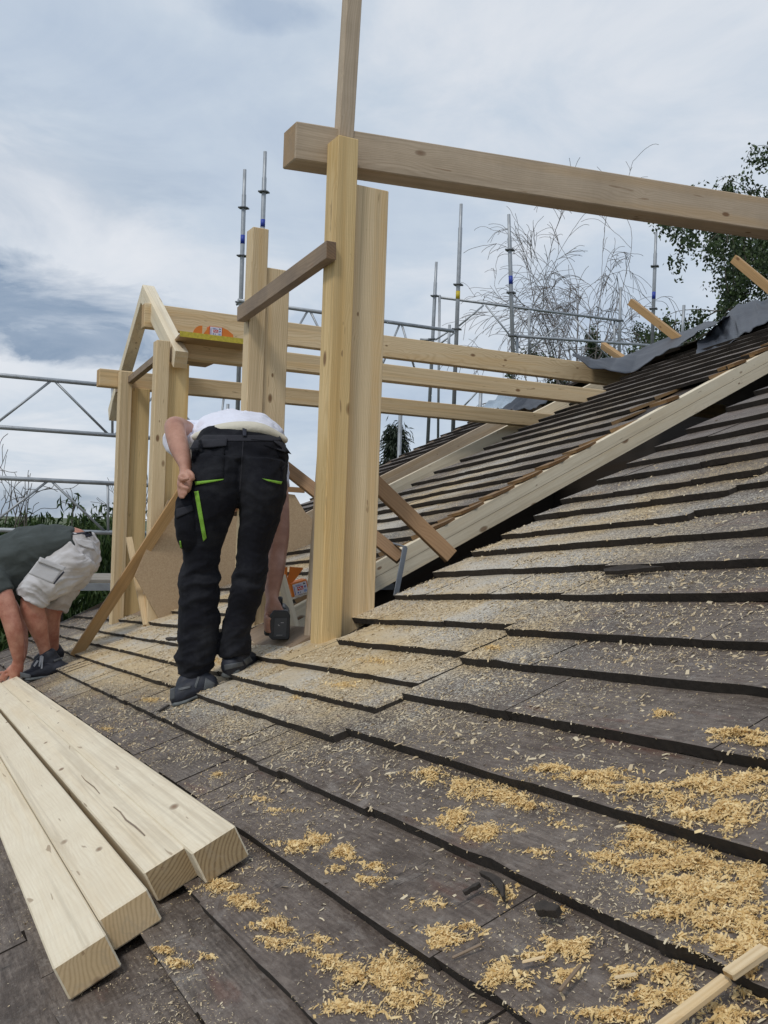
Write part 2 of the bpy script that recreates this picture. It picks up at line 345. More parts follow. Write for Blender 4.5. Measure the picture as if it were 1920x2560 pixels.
    sp1 = t.noise(rf, 260, 3, .7); sp2 = t.noise(t.mapping(rf, sc=(1, 1, 0)), 95, 3, .7)
    spk = t.math('ADD', t.math('MULTIPLY', sp1, .55), t.math('MULTIPLY', sp2, .45))
    th = t.math('SUBTRACT', .635, t.math('MULTIPLY', dens, .40))
    msk = t.math('MULTIPLY', t.math('SUBTRACT', spk, th), 22.0, clamp=True); msk = t.math('MULTIPLY', t.math('MULTIPLY', msk, isup), .85)
    yl = t.ramp(t.noise(rf, 2.2, 4), [(.42, (.64, .58, .48)), (.60, (.66, .50, .28))])
    c = t.mix(msk, c, yl)
    t.l.new(c, bs.inputs['Base Color']); bs.inputs['Roughness'].default_value = .6; bs.inputs['Specular IOR Level'].default_value = .38
    bump(t, bs, t.math('ADD', t.math('ADD', t.math('MULTIPLY', gr, .7), t.math('MULTIPLY', gr2, .5)), t.math('ADD', t.math('MULTIPLY', msk, .8), t.math('ADD', t.math('MULTIPLY', mid, 1.4), t.math('MULTIPLY', fine, 1.2)))), .8, .0035)
    return mt
M_sh = shingle_mat()
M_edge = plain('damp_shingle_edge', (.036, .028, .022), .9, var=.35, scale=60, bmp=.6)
M_raw = wood('broken_shingle_wood', (.30, .185, .085), (.15, .085, .04), knots=False, dirt=.4)
M_galv = plain('galvanised_steel', (.36, .38, .40), .5, .55, var=.18, scale=14)
M_galvd = plain('dull_galvanised_steel', (.19, .20, .215), .55, .45, var=.2, scale=14)
M_blue = plain('blue_tape', (.02, .05, .33), .5); M_yellow = plain('yellow_tape', (.55, .42, .02), .5)

# ------------------------------------------------------------------ ground and horizon
me = mesh('ground', [(-900, -900, -6.5), (900, -900, -6.5), (900, 900, -6.5), (-900, 900, -6.5)], [(0, 1, 2, 3)])
def grassm():
    mt, t, bs = new_mat('meadow'); p = t.add('ShaderNodeTexCoord').outputs['Object']
    c = t.mix(t.noise(p, .6, 8, .7), (.03, .05, .015), (.09, .12, .04)); c = t.mix(t.ramp(t.noise(p, .02, 3), [(.45, 0), (.55, 1)]), c, (.10, .11, .05))
    t.l.new(c, bs.inputs['Base Color']); bs.inputs['Roughness'].default_value = .9; return mt
tag(link('ground', me, grassm()), kind='structure')

# ------------------------------------------------------------------ house: deck, walls, shingles, rafters
house = empty('house', S(4, 2, -3), 'old house whose shingled roof is cut open for a new dormer', 'house')
RM = frameM(S(0, 0, 0), uh, eh, nn)      # local x runs up the slope, y along the eave
Rz = np.array([[RM[i][j] for j in range(3)] for i in range(3)])
roof_empty.matrix_world = RM
roof_empty.parent = None
col.objects.link(roof_empty); WM[roof_empty.name] = RM.copy()
setparent(roof_empty, house)
M_wall = wood('shade_dark_wall_boards', (.05, .04, .033), (.03, .024, .018), knots=False)  # walls coloured dark to stand in for shade seen through the roof openings
def slab(name, s0, s1, t0, t1, h0, h1, mat, parent=house):
    return box8(name, [S(s0, t0, h0), S(s1, t0, h0), S(s1, t0, h1), S(s0, t0, h1), S(s0, t1, h0), S(s1, t1, h0), S(s1, t1, h1), S(s0, t1, h1)], mat, parent, 0)
HB = -.022
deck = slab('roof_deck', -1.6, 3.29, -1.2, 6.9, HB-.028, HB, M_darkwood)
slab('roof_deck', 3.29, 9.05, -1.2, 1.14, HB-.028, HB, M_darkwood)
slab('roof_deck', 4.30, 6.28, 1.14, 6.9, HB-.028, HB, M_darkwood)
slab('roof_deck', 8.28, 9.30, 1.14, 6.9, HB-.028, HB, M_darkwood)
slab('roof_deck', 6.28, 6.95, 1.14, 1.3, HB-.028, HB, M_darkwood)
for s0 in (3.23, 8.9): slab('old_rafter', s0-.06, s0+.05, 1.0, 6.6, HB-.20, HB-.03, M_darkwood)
# gable verge, walls and attic
slab('verge_board', 9.06, 9.09, -1.2, 6.9, -.20, .012, M_brown)
def vwall(name, P, Q, zb, mat, th=.25, drop=0.02):
    P = np.array(P); Q = np.array(Q); dv = unit(np.array([Q[0]-P[0], Q[1]-P[1], 0])); nv = np.array([-dv[1], dv[0], 0])*th
    a, b = P.copy(), Q.copy(); a[2] -= drop; b[2] -= drop; a0 = a.copy(); b0 = b.copy(); a0[2] = zb; b0[2] = zb
    return prism(name, [a, b, b0, a0], nv, mat, house)
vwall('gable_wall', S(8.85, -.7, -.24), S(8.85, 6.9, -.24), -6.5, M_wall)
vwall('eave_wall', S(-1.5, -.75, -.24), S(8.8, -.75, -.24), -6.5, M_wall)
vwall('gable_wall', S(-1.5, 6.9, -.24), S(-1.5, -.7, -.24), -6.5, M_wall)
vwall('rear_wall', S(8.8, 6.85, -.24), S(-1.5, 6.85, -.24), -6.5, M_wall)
fl = [S(-1.5, -.7), S(8.8, -.7), S(8.8, 6.85), S(-1.5, 6.85)]
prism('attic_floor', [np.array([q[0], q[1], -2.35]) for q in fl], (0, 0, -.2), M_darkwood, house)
# far slope behind the ridge
RT = 6.9
def dn(s, k): P = S(s, RT, HB); return P+AV*k*.9+ZV*(-k*.45)
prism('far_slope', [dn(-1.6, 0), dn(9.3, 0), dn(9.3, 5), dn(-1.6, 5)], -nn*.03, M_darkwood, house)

shingle_count = [0]; extra_v = []; extra_f = []; extra_m = []
LIP = .025
COURSES = {}
def lerp(a, b, k): return a+(b-a)*k
def add_shingle(s0, s1, t0, t0b, t1, lip, cut0=0.0, cut1=0.0, raw=False, tip=0.0):
    """one board: lower edge from (s0,t0) to (s1,t0b), running up to t1; local frame = roof frame"""
    n = max(2, int((s1-s0)/.07)); g = .0008
    s0 += g; s1 -= g
    top = []; bot = []; vs = []
    dh = random.uniform(-.0012, .0012); tw = random.uniform(-.0015, .0015)
    for i in range(n+1):
        k = i/n; s = lerp(s0, s1, k); jt = random.uniform(-.0014, .0014); jh = random.uniform(-.0015, .0013)
        if 0 < i < n and random.random() < .10: jt += random.uniform(.001, .007)
        t = lerp(t0, t0b, k)+jt; h = lip+dh+tw*(k-.5)*2+jh
        vs.append((s, t, h)); vs.append((s+random.uniform(-.001, .001), t+random.uniform(.0005, .003), h-lip+.0015+HB*.0)); vs.append((s+(cut0*(1-k)+cut1*k), t1, max(-.012, h-lip*1.25)))
        vs.append((s+(cut0*(1-k)+cut1*k), t1, -.020))
    fs = []; ms = []
    for i in range(n):
        a = 4*i; b = a+4
        fs.append((a, b, b+2, a+2)[::1]); ms.append(0)            # top
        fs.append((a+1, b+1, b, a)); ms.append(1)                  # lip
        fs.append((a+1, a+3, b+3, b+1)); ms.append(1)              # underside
    fs.append((0, 2, 3, 1)); ms.append(2 if raw == 's0' else 1)
    e = 4*n; fs.append((e, e+1, e+3, e+2)); ms.append(2 if raw == 's1' else 1)
    if shingle_count[0] < 300:
        ox, oy = s0, t0
        me = mesh('shingle', [(y-oy, x-ox, z) for x, y, z in vs], [f[::-1] for f in fs])
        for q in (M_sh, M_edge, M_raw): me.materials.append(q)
        me.polygons.foreach_set('material_index', ms)
        o = bpy.data.objects.new('shingle', me); M = RM@Matrix.Translation((oy, ox, 0)); o.matrix_world = M; col.objects.link(o); WM[o.name] = M.copy(); 
        o.parent = deck; o.matrix_parent_inverse = world_of(deck).inverted(); shingle_count[0] += 1
    else:
        b = len(extra_v); extra_v.extend([(y, x, z) for x, y, z in vs]); extra_f.extend([tuple(b+i for i in f)[::-1] for f in fs]); extra_m.extend(ms)
def course(zone, s0, s1, t, tnext, wlo, whi, slope=0.0, raw0=False, raw1=False, jit=.004, lip=LIP, over=.06, skew=0):
    kf = 1-lip/.757                       # the lines were read on the lip tops
    t *= kf; tnext *= kf
    if zone in 'RUL': s0 *= kf; s1 = s1*kf if s1 < 8 else s1
    COURSES.setdefault(zone, []).append((s0, s1, t, tnext))
    s = s0; first = True
    while s < s1-1e-6:
        wd = random.uniform(wlo, whi); e = min(s+wd, s1)
        if s1-e < wlo*.5: e = s1
        dt = random.uniform(-jit, jit)
        rw = False
        if raw1 and e >= s1-1e-6: rw = 's1'
        if raw0 and first: rw = 's0'
        add_shingle(s, e, t+slope*(s-s0)+dt, t+slope*(e-s0)+dt+random.uniform(-jit, jit)*.4, tnext+over, lip, raw=rw)
        s = e; first = False
# near right-hand field (s < 2.30)
RTs = [-.30, -.09, .095, .21, .385, .573, .768, .958, 1.155, 1.321, 1.540, 1.728, 1.932, 2.137, 2.34, 2.53, 2.74, 2.94, 3.14, 3.35, 3.55]
SR = {k: 2.30 for k in range(len(RTs))}
for i in range(len(RTs)-1):
    if RTs[i] < .5:
        course('R', -.5, 9.0 if RTs[i] < -.4 else 2.30, RTs[i], RTs[i+1], .45, .95)
    else: course('R', -.4, 2.30, RTs[i], RTs[i+1], .35, .9)
# left field, narrow shingles that read one by one below the posts
Lt = [-.30, -.10, .085, .205, .385, .562, .728, .870, 1.014, 1.186, 1.35]
for i in range(len(Lt)-1):
    wl, wh = ((.13, .22) if i in (4, 5) else (.3, .6))
    if i < 4: course('L', 2.30, 9.04, Lt[i], Lt[i+1], .5, .9)
    elif i <= 8: course('L', 2.30, 9.04, Lt[i], Lt[i+1], wl, wh)
    else:
        course('L', 2.30, 3.22, Lt[i], Lt[i+1], .3, .5); course('L', 4.3, 9.04, Lt[i], Lt[i+1], .25, .5)
Ut = [1.35, 1.548, 1.748, 1.938, 2.103, 2.30, 2.47, 2.68, 2.87, 3.07, 3.29, 3.57, 3.80, 4.0, 4.2, 4.4]
for i in range(len(Ut)-1):
    course('U', 2.30 if i < 10 else 1.0, 3.39+random.uniform(-.012, .02), Ut[i], Ut[i+1], .3, .6, raw1=False)
# strip between the two openings
St = [1.35, 1.51, 1.68, 1.86, 2.04, 2.232, 2.43, 2.645, 2.85, 3.05, 3.26, 3.475, 3.726, 3.95, 4.19, 4.41, 4.62, 4.80, 5.0, 5.2, 5.42, 5.62, 5.82, 6.02, 6.22, 6.42, 6.62, 6.85]
for i in range(len(St)-1):
    a = 4.28+random.uniform(-.03, .02)
    if 3.9 < St[i] < 4.5: a = 4.55+random.uniform(-.12, .12)
    if St[i] > 5.3: a = 4.3-min(1.4, (St[i]-5.2)*1.3)
    course('S', a, 6.30+random.uniform(-.05, .03), St[i], St[i+1], .35, .75, raw0=True, jit=.008, lip=.024, over=.05)
ft = [3.3+.2*i for i in range(19)]
for i in range(18): course('F', 8.3, 9.2, ft[i], ft[i+1], .3, .5, jit=.01, lip=.024)
if extra_v:
    me = mesh('shingle', extra_v, extra_f)
    for q in (M_sh, M_edge, M_raw): me.materials.append(q)
    me.polygons.foreach_set('material_index', extra_m)
    o = bpy.data.objects.new('shingle_rows', me); o.matrix_world = RM; col.objects.link(o); WM[o.name] = RM.copy(); o.parent = deck; o.matrix_parent_inverse = world_of(deck).inverted(); o['kind'] = 'stuff'
# ragged broken ends lying over the near rafter
for i in range(5, 11):
    t0 = St[i]
    x0 = 4.31; P = [S(x0, t0+.002, .023), S(x0-.085, t0+.035, .020), S(x0-.10, t0+.12, .015), S(x0-.08, t0+.19, .010), S(x0, t0+.20, .006)]
    prism('broken_shingle_end', P, -nn*.016, M_raw, deck)
for t0 in (3.95+.05, 4.62, 4.85, 5.05):
    x0 = 4.33; P = [S(x0, t0+.002, .03), S(x0-.10, t0+.045, .028), S(x0-.12, t0+.13, .02), S(x0, t0+.2, .012)]
    prism('broken_shingle_end', P, -nn*.02, M_raw, deck)
# new rafters on both sides of the openings
def rafter(s0, th, t0, t1, h, hh, mat, lam=0):
    if lam:
        slab('rafter', s0, s0+th, t0, t1, h-hh*.5+.0012, h, mat); slab('rafter', s0, s0+th, t0, t1, h-hh, h-hh*.5-.0012, mat)
        slab('rafter', s0+.004, s0+th-.004, t0, t1, h-hh*.5-.002, h-hh*.5+.002, M_brown)
    else: slab('rafter', s0, s0+th, t0, t1, h-hh, h, mat)
rafter(4.215, .07, .95, 6.8, -.003, .126, M_pale, 1)
rafter(7.15, .075, 1.0, 6.2, -.003, .16, M_pale)
rafter(8.2, .075, 1.0, 6.2, -.003, .16, M_grey)
slab('sill_board', 3.42, 4.2, 1.06, 1.24, -.012, .012, M_brown); slab('sill_board', 6.35, 6.98, 1.18, 1.33, -.012, .012, M_brown)
slab('trimmer', 3.37, 7.1, 1.02, 1.10, -.2, -.055, M_grey)

# ------------------------------------------------------------------ near dormer frame
UPd = 0.12
def post(prefix, s, t, wf, df, ytop, ws, ds, back, ytop2, mf, ms, parent, label1=None):
    N = S(s, t); lo = N-ZV*.16
    zt = zat(N, ytop); A0 = lo; B0 = N.copy(); B0[2] = zt
    timber('post', A0, B0, AV*wf, EV*df, mf, parent)
    Q = N+AV*(wf+.0015)+EV*back
    zt2 = zat(Q, ytop2) if ytop2 > 0 else ytop2*-1
    A1 = Q-ZV*.12; B1 = Q.copy(); B1[2] = zt2
    timber('post', A1, B1, AV*ws, EV*ds, ms, parent)
    return N
nearf = empty('dormer_frame', S(3.3, 1.2), 'tall near dormer frame with heavy beam across the top right of the roof', 'timber frame')
NA = post('a', 3.262, 1.142, .083, .10, 336, .146, .10, .03, 459, M_yel, M_new, nearf)
NB = post('b', 4.185, 1.125, .076, .085, 566, .112, .09, .01, 668, M_new, M_new, nearf)
# top beam (runs 72 degrees to the right, slightly off square)
B1 = np.array([math.sin(math.radians(72.2)), math.cos(math.radians(72.2)), 0])
P0 = onplane(737, 397, NA+EV*.102, np.cross(B1, ZV))
Pt = onplane(740, 302, P0, np.cross(B1, ZV)); hb = Pt[2]-P0[2]
timber('beam', P0, P0+B1*4.2, EV*.125, ZV*hb, M_grey, nearf, .004)
stA = W(866.5, 337, 3.60); stB = W(891, -70, 3.60)
timber('stud', stA+EV*.02-AV*.022, stB+EV*.02-AV*.022, AV*.062, EV*.05, M_grey, nearf)
pA = onplane(829, 601, NA-AV*.022, AV); pB = onplane(603, 787, NB-AV*.022, AV); pA[2] = (pA[2]+pB[2])/2+.012; 
plank('brace', pA, pB, .066, .040, -AV, M_brown, nearf)
# raking brace on the right, foot on the shingles
fR = PL(1128, 1392, .03); tR = W(880, 1152, 3.85)
plank('brace', fR, tR, .062, .028, -EV, M_orange, nearf)
fL = W(1003, 1396, 4.34); tL = W(706, 1163, 4.62)
plank('brace', fL, tL, .060, .028, -EV, M_orange, nearf)
# short cleat beside the post, and offcut behind it
plank('cleat', W(772, 1600, 3.70), W(806, 1120, 3.74), .022, .05, -EV, M_grey, nearf)
plank('cleat', W(742, 1598, 4.30), W(700, 1440, 4.34), .045, .03, -EV, M_pale, nearf)

# ------------------------------------------------------------------ far dormer frame
farf = empty('dormer_frame', S(6.5, 1.2), 'low far dormer frame with pointed rafter pair and three long beams', 'timber frame')
NC2 = post('c2', 6.05, 1.13, .083, .095, 849, .135, .10, .03, 905, M_new, M_yel, farf)
NC1 = post('c1', 7.00, 1.09, .083, .095, 927, .135, .10, .03, 969, M_new, M_yel, farf)
def hbeam(name, Pref, pxl, ytop, ybot, length, wid, mat, parent, start_px):
    nrm = EV
    P = onplane(pxl, ybot, Pref, nrm); T = onplane(pxl, ytop, Pref, nrm); h = T[2]-P[2]
    Q = onplane(start_px, ybot, Pref, nrm); k = (Q-P)@AV
    return timber(name, P+AV*k, P+AV*length, EV*wid, ZV*h, mat, parent, .004)
# heights are read where each beam passes the near post
hbeam('plate_beam', NC2+EV*.10, 952, 908, 950, 3.4, .10, M_new, farf, 440)
hbeam('plate_beam', NC1+EV*.10, 952, 992, 1030, 2.35, .10, M_new, farf, 245)
midR = (NC1+NC2)/2+EV*.14
hbeam('ridge_beam', midR, 956, 837, 891, 3.45, .08, M_new, farf, 357)
RP = NC2+AV*.10
pxprism('rafter', [(356, 711), (438, 876), (433, 919), (352, 757)], RP, AV, AV*.085, M_pale, farf, .003, xdir=None)
pxprism('rafter', [(356, 711), (351.5, 757), (281, 1005), (272, 1052), (270, 1023)], RP, AV, AV*.085, M_pale, farf, .003)
cA = onplane(407, 885, RP-AV*.045, AV); cB = onplane(295, 976, RP-AV*.045, AV)
plank('brace', cA, cB, .048, .04, -AV, M_brown, farf)
# chipboard cheek standing on the slope
CPp = NC2-EV*.02
pxprism('cheek_panel', [(400, 1552), (337, 1440), (420, 1250), (709, 1233), (737, 1237), (762, 1279), (783, 1300), (783, 1357), (717, 1383), (590, 1455), (555, 1470), (450, 1525)], CPp, EV, EV*.012, M_chip, farf, 0, xdir=AV)
ttop = onplane(455, 1232, CPp-EV*.12, EV); tft = PL(188, 1640, .01)
plank('brace', tft, ttop, .070, .026, -EV, M_tan, farf)
plank('brace', PL(366, 1563, .01), onplane(322, 1344, CPp+AV*.0+EV*.30, EV), .04, .02, -EV, M_new, farf)
plank('brace', onplane(702, 1222, CPp, EV), onplane(760, 1226, CPp, EV), .035, .03, -EV, M_orange, farf)
# platform board lying across the two plate beams
PBz = onplane(452, 838, NC2-EV*.25, EV)[2]
def atz(x, y, z): q = ray(x, y); return q*(z/q[2])
zb = None
p1 = onplane(449, 841, NC2-EV*.12, EV); zb = p1[2]
q1 = p1; q2 = p1+AV*.50; q3 = p1+AV*.50+EV*1.10; q4 = p1+AV*.14+EV*1.10
pl = empty('platform_board', (q1+q3)/2, 'yellow edged plywood board lying across the beams of the far frame', 'board')
prism('panel', [q1, q2, q3, q4], ZV*.018, wood('plywood', (.42, .29, .15), (.30, .19, .09), knots=False, dirt=.4), pl, 0)
prism('painted_edge', [q1+ZV*.0-EV*.002, q2-EV*.002, q2-EV*.004, q1-EV*.004], ZV*.034, plain('yellow_edge_paint', (.52, .42, .045), .7, var=.3, scale=50), pl, 0)

# ------------------------------------------------------------------ fastener boxes
M_card = plain('orange_card', (.72, .20, .02), .55, var=.05); M_cardr = plain('red_orange_card', (.62, .11, .03), .55, var=.05)
M_label = plain('label_paper', (.72, .70, .76), .5, var=.04); M_lr = plain('label_red', (.6, .03, .02), .5); M_lb = plain('label_blue', (.06, .10, .42), .5); M_lk = plain('label_black', (.02, .02, .03), .5)
def labelled(parent, o, ux, uy, un, w_, h_):
    """white label with red panel, blue marks and bar code; o = lower left corner"""
    def q(x0, y0, x1, y1, m, lift, nm='print'):
        a = o+ux*x0*w_+uy*y0*h_+un*lift; prism(nm, [a, a+ux*(x1-x0)*w_, a+ux*(x1-x0)*w_+uy*(y1-y0)*h_, a+uy*(y1-y0)*h_], un*.0004, m, lab)
    lab = prism('label', [o, o+ux*w_, o+ux*w_+uy*h_, o+uy*h_], un*.0008, M_label, parent)
    q(.28, .48, .70, .74, M_lr, .001)
    for k, (x, y) in enumerate(((.33, .60), (.41, .52), (.49, .60), (.57, .52))): q(x, y, x+.075, y+.09, M_label, .0016)
    q(.2, .80, .62, .84, M_lb, .001); q(.2, .88, .5, .90, M_lb, .001)
    q(.74, .82, .92, .86, M_lk, .001); q(.79, .86, .87, .93, M_lk, .001)
    q(.78, .60, .92, .70, M_lb, .001); q(.80, .52, .86, .56, M_lk, .001)
    q(.72, .26, .92, .44, plain('label_pale_blue', (.30, .42, .68), .5), .001)
    q(.05, .2, .09, .86, M_lb, .001)
    q(.24, .28, .34, .38, M_lb, .001); q(.42, .29, .48, .36, M_lk, .001)
    for k in range(9): q(.22+.05*k, .08, .22+.05*k+.02+.012*(k % 2), .2, M_lb, .001)
def cardbox(name, o, ux, uy, uz, w_, h_, dp, label, mat):
    b = empty(name, o, label, 'box')
    prism('box_body', [o, o+ux*w_, o+ux*w_+uy*h_, o+uy*h_], uz*dp, mat, b, .001)
    return b
# box by the near post, on the strip of shingles
o = PL(733, 1504, .0); o = onplane(734, 1500, o, -EV)
bx = empty('fastener_box', o, 'orange open carton of screws lying on shingles behind the near post', 'box')
c_ = [onplane(x, y, o, EV) for x, y in ((734, 1503), (776, 1490), (768, 1449), (719, 1462))]
ux = unit(c_[1]-c_[0]); uy = unit(c_[3]-c_[0])
uy = unit(uy-ux*(uy@ux))
wb = np.linalg.norm(c_[1]-c_[0]); hbx = np.linalg.norm(c_[3]-c_[0])
prism('box_body', [c_[0], c_[0]+ux*wb, c_[0]+ux*wb+uy*hbx, c_[0]+uy*hbx], EV*.06, M_card, bx, .002)
labelled(bx, c_[0]+ux*wb*.13+uy*hbx*.13-EV*.001, ux, uy, -EV, wb*.80, hbx*.78)
fl0 = c_[3]+ux*wb*.05
prism('lid_flap', [onplane(x, y, o+EV*.01, EV) for x, y in ((719, 1462), (733, 1455), (745, 1440), (757, 1423), (757, 1419), (724, 1417), (723, 1432), (719, 1444))], EV*.0015, M_card, bx)
prism('side_flap', [onplane(x, y, o+EV*.0, EV) for x, y in ((716, 1461), (712, 1440), (713, 1417), (719, 1418), (718, 1440), (720, 1460))], EV*.03, M_card, bx)
# box and lid on the platform
b0 = p1+ZV*.019+AV*.32+EV*.42
o2 = atz(522, 838, p1[2]+.02)
b0 = onplane(523, 841, NC2-EV*.08, EV); b0[2] = p1[2]+.019
bx2 = empty('fastener_box', b0, 'small red and orange carton with white label on the platform board', 'box')
prism('box_body', [b0, b0+AV*.085, b0+AV*.085+ZV*.078, b0+ZV*.078], EV*.06, M_cardr, bx2, .001)
labelled(bx2, b0+AV*.004+ZV*.008-EV*.0015, AV, ZV, -EV, .076, .066)
prism('side_flap', [b0+AV*.085, b0+AV*.16, b0+AV*.158+ZV*.04, b0+AV*.12+ZV*.066, b0+AV*.085+ZV*.078], EV*.002, M_card, bx2)
prism('side_flap', [b0-AV*.002, b0-AV*.055, b0-AV*.05+ZV*.006, b0-AV*.002+ZV*.075], EV*.002, M_card, bx2)
d0 = onplane(481, 838, NC2-EV*.09, EV); d0[2] = p1[2]+.019
fan = [d0+AV*.06*0+AV*(.062-.062*math.cos(q))+ZV*.072*math.sin(q) for q in np.linspace(0, math.pi/2, 8)]+[d0+AV*.062]
tag(prism('lid', fan, EV*.003, M_card), 'small orange quarter round carton lid on the platform board', 'lid')

# ------------------------------------------------------------------ steel bracket on the rafter by the near post
br = empty('steel_bracket', W(1000, 1480, 4.2), 'grey steel angle bracket standing against the pale rafter right of the near post', 'bracket')
bt = W(1013, 1367, 4.28); bb_ = W(989, 1492, 4.10)
plank('bracket_leg', bb_, bt, .026, .006, -EV, M_galvd, br)
plank('bracket_arm', bt+ZV*.0, W(974, 1356, 4.42), .020, .006, -EV+ZV*.4, M_galvd, br)

# ------------------------------------------------------------------ stack of new timbers in the foreground
def lying(name, pxBR, pxBL_w, H, wid, L, mat, label, lift=.022, tilt=0, ex=0, px=None):
    s, t = ST(*pxBR, lift)
    A = S(s, t, lift)
    ddir = unit(eh+uh*tilt)
    wv = -uh*wid; hv = nn*H
    return tag(timber(name, A, A+ddir*L, wv, hv, mat, None, .0035), label, 'timber', 'new timbers lying side by side on the roof')
def lying2(tl, tr, br_, L, mat, label):
    """end face read as top-left, top-right and bottom-right corners"""
    s, t = ST(*br_, .022); A = S(s, t, .022)
    E_end = -uh
    # end plane contains uh and nn through A
    TR = onplane(tr[0], tr[1], A, eh); TL = onplane(tl[0], tl[1], A, eh)
    H = float((TR-A)@nn); wid = float((TR-TL)@uh)
    print('timber end', round(s, 3), round(t, 3), 'H', round(H, 3), 'W', round(wid, 3))
    return tag(timber('timber', A, A+eh*L, -uh*wid, nn*H, mat, None, .0035), label, 'timber', 'new timbers lying side by side on the roof')
lying2((130, 2400), (271, 2329), (306, 2416), 4.35, M_pale, 'leftmost new timber, its square end nearest to the camera')
lying2((247, 2274), (377, 2214), (407, 2300), 4.30, M_pale, 'second new timber from the left with saw scratched end')
lying2((353, 2166), (472, 2109), (506, 2184), 4.22, M_rough, 'third new timber from the left with long dark crack on top')
lying2((480, 2114), (596, 2057), (625, 2140), 4.22, M_rough, 'rightmost new timber of the row, rough sawn brown end')

def crack(px, tim, w_=.0028):
    h_ = .022+.0687+.0004; P = [S(*ST(x, y, h_), h_) for x, y in px]; w_ *= .62
    L_ = [p+uh*w_*(.2+math.sin(math.pi*(i+.3)/len(P))) for i, p in enumerate(P)]+[p-uh*w_*.5 for p in P[::-1]]
    prism('crack', L_, nn*.0003, M_brown, tim)
T3 = [o for o in bpy.data.objects if o.get('label', '').startswith('third new timber')][0]
crack([(203, 1938), (212, 1950), (222, 1958), (235, 1968), (249, 1984)], T3); crack([(284, 2017), (300, 2030), (314, 2050), (336, 2066), (352, 2080), (362, 2089)], T3, .004)
crack([(24, 1718), (40, 1732), (50, 1744)], T3, .006)
# ------------------------------------------------------------------ tarp over the ridge
def tarp_mat(name, c, rough):
    mt, t, bs = new_mat(name); p = t.add('ShaderNodeTexCoord').outputs['Object']; nz = t.noise(p, 3, 6, .6); f = t.noise(p, 60, 3)
    t.l.new(t.mix(nz, tuple(x*.6 for x in c), tuple(x*1.5 for x in c)), bs.inputs['Base Color']); bs.inputs['Roughness'].default_value = rough
    bump(t, bs, t.math('ADD', nz, t.math('MULTIPLY', f, .1)), .6, .02); return mt
M_tarp = tarp_mat('grey_membrane', (.045, .05, .062), .5); M_film = tarp_mat('bluish_film', (.30, .36, .42), .3)
def sheet(name, lo, hi, mat, nu=60, nv=16, fold=.03, seed=0, belly=0.0, parent=None, thick=.003):
    def samp(pts, k):
        x = k*(len(pts)-1); i = min(int(x), len(pts)-2); f = x-i; f = f*f*(3-2*f)*.5+f*.5
        return pts[i]*(1-f)+pts[i+1]*f
    vs = []
    for j in range(nv+1):
        for i in range(nu+1):
            k = i/nu; v = j/nv; P = samp(lo, k)*(1-v)+samp(hi, k)*v
            a = noise.noise(Vector((k*9+v*2.0+seed, v*1.3, seed)))*fold+noise.noise(Vector((k*22+v*5, v*3, seed+5)))*fold*.4
            P = P+nn*(a+belly*math.sin(math.pi*v)); vs.append(P)
    fs = [(j*(nu+1)+i, j*(nu+1)+i+1, (j+1)*(nu+1)+i+1, (j+1)*(nu+1)+i) for j in range(nv) for i in range(nu)]
    me = mesh(name, vs, fs, True); o = link(name, me, mat, parent)
    md = o.modifiers.new('thick', 'SOLIDIFY'); md.thickness = thick; return o
tp = empty('roof_tarp', W(1700, 860, 8.5), 'dark grey membrane draped over the ridge at the upper right', 'tarp')
lo = [W(1432, 889, 7.75), W(1470, 915, 8.0), W(1520, 928, 8.15), W(1578, 933, 8.2), W(1640, 892, 8.1), W(1700, 862, 7.9), W(1745, 828, 7.7), W(1800, 800, 7.7)]
hi = [W(1434, 887, 7.85), W(1480, 893, 8.4), W(1545, 893, 8.8), W(1600, 872, 9.0), W(1690, 836, 9.1), W(1760, 808, 9.1), W(1815, 795, 9.0), W(1840, 782, 9.0)]
sheet('tarp_sheet', lo, hi, M_tarp, fold=.035, seed=3, parent=tp)
lo = [W(1738, 897, 7.35), W(1790, 880, 7.3), W(1835, 852, 7.25), W(1878, 822, 7.2), W(1925, 805, 7.2)]
hi = [W(1746, 848, 7.9), W(1800, 806, 8.4), W(1846, 762, 8.8), W(1893, 753, 8.8), W(1935, 745, 8.8)]
sheet('tarp_sheet', lo, hi, M_tarp, nu=50, nv=20, fold=.035, seed=11, parent=tp)
tag(sheet('plastic_film', [W(1205, 1021, 10.2), W(1245, 1022, 10.2), W(1275, 1020, 10.1)], [W(1252, 985, 10.5), W(1285, 985, 10.5), W(1310, 988, 10.4)], M_film, 24, 10, .06, 9), 'crumpled translucent bluish film on the far roof edge', 'plastic film')
tag(sheet('roof_tarp', [W(1250, 1024, 10.0), W(1285, 1025, 9.9), W(1340, 1020, 9.7)], [W(1300, 990, 10.2), W(1330, 990, 10.2), W(1385, 990, 10.0)], M_tarp, 24, 8, .03, 2), 'small dark membrane flap on the far roof beside bluish film', 'tarp')
for (x0, y0, x1, y1, dd, wd, lb) in ((1577, 755, 1700, 850, 9.3, .085, 'orange brown batten rising left from behind the tarp, the middle one'), (1508, 864, 1560, 900, 9.6, .08, 'short batten end poking out above the long beam'), (1836, 648, 1960, 752, 8.9, .10, 'topmost batten rising left in front of the leafy birch')):
    tag(plank('batten', W(x0, y0, dd), W(x1, y1, dd-.5), wd*.8, .05, np.array([-.3, -.8, -.4]), M_tan), lb, 'batten')

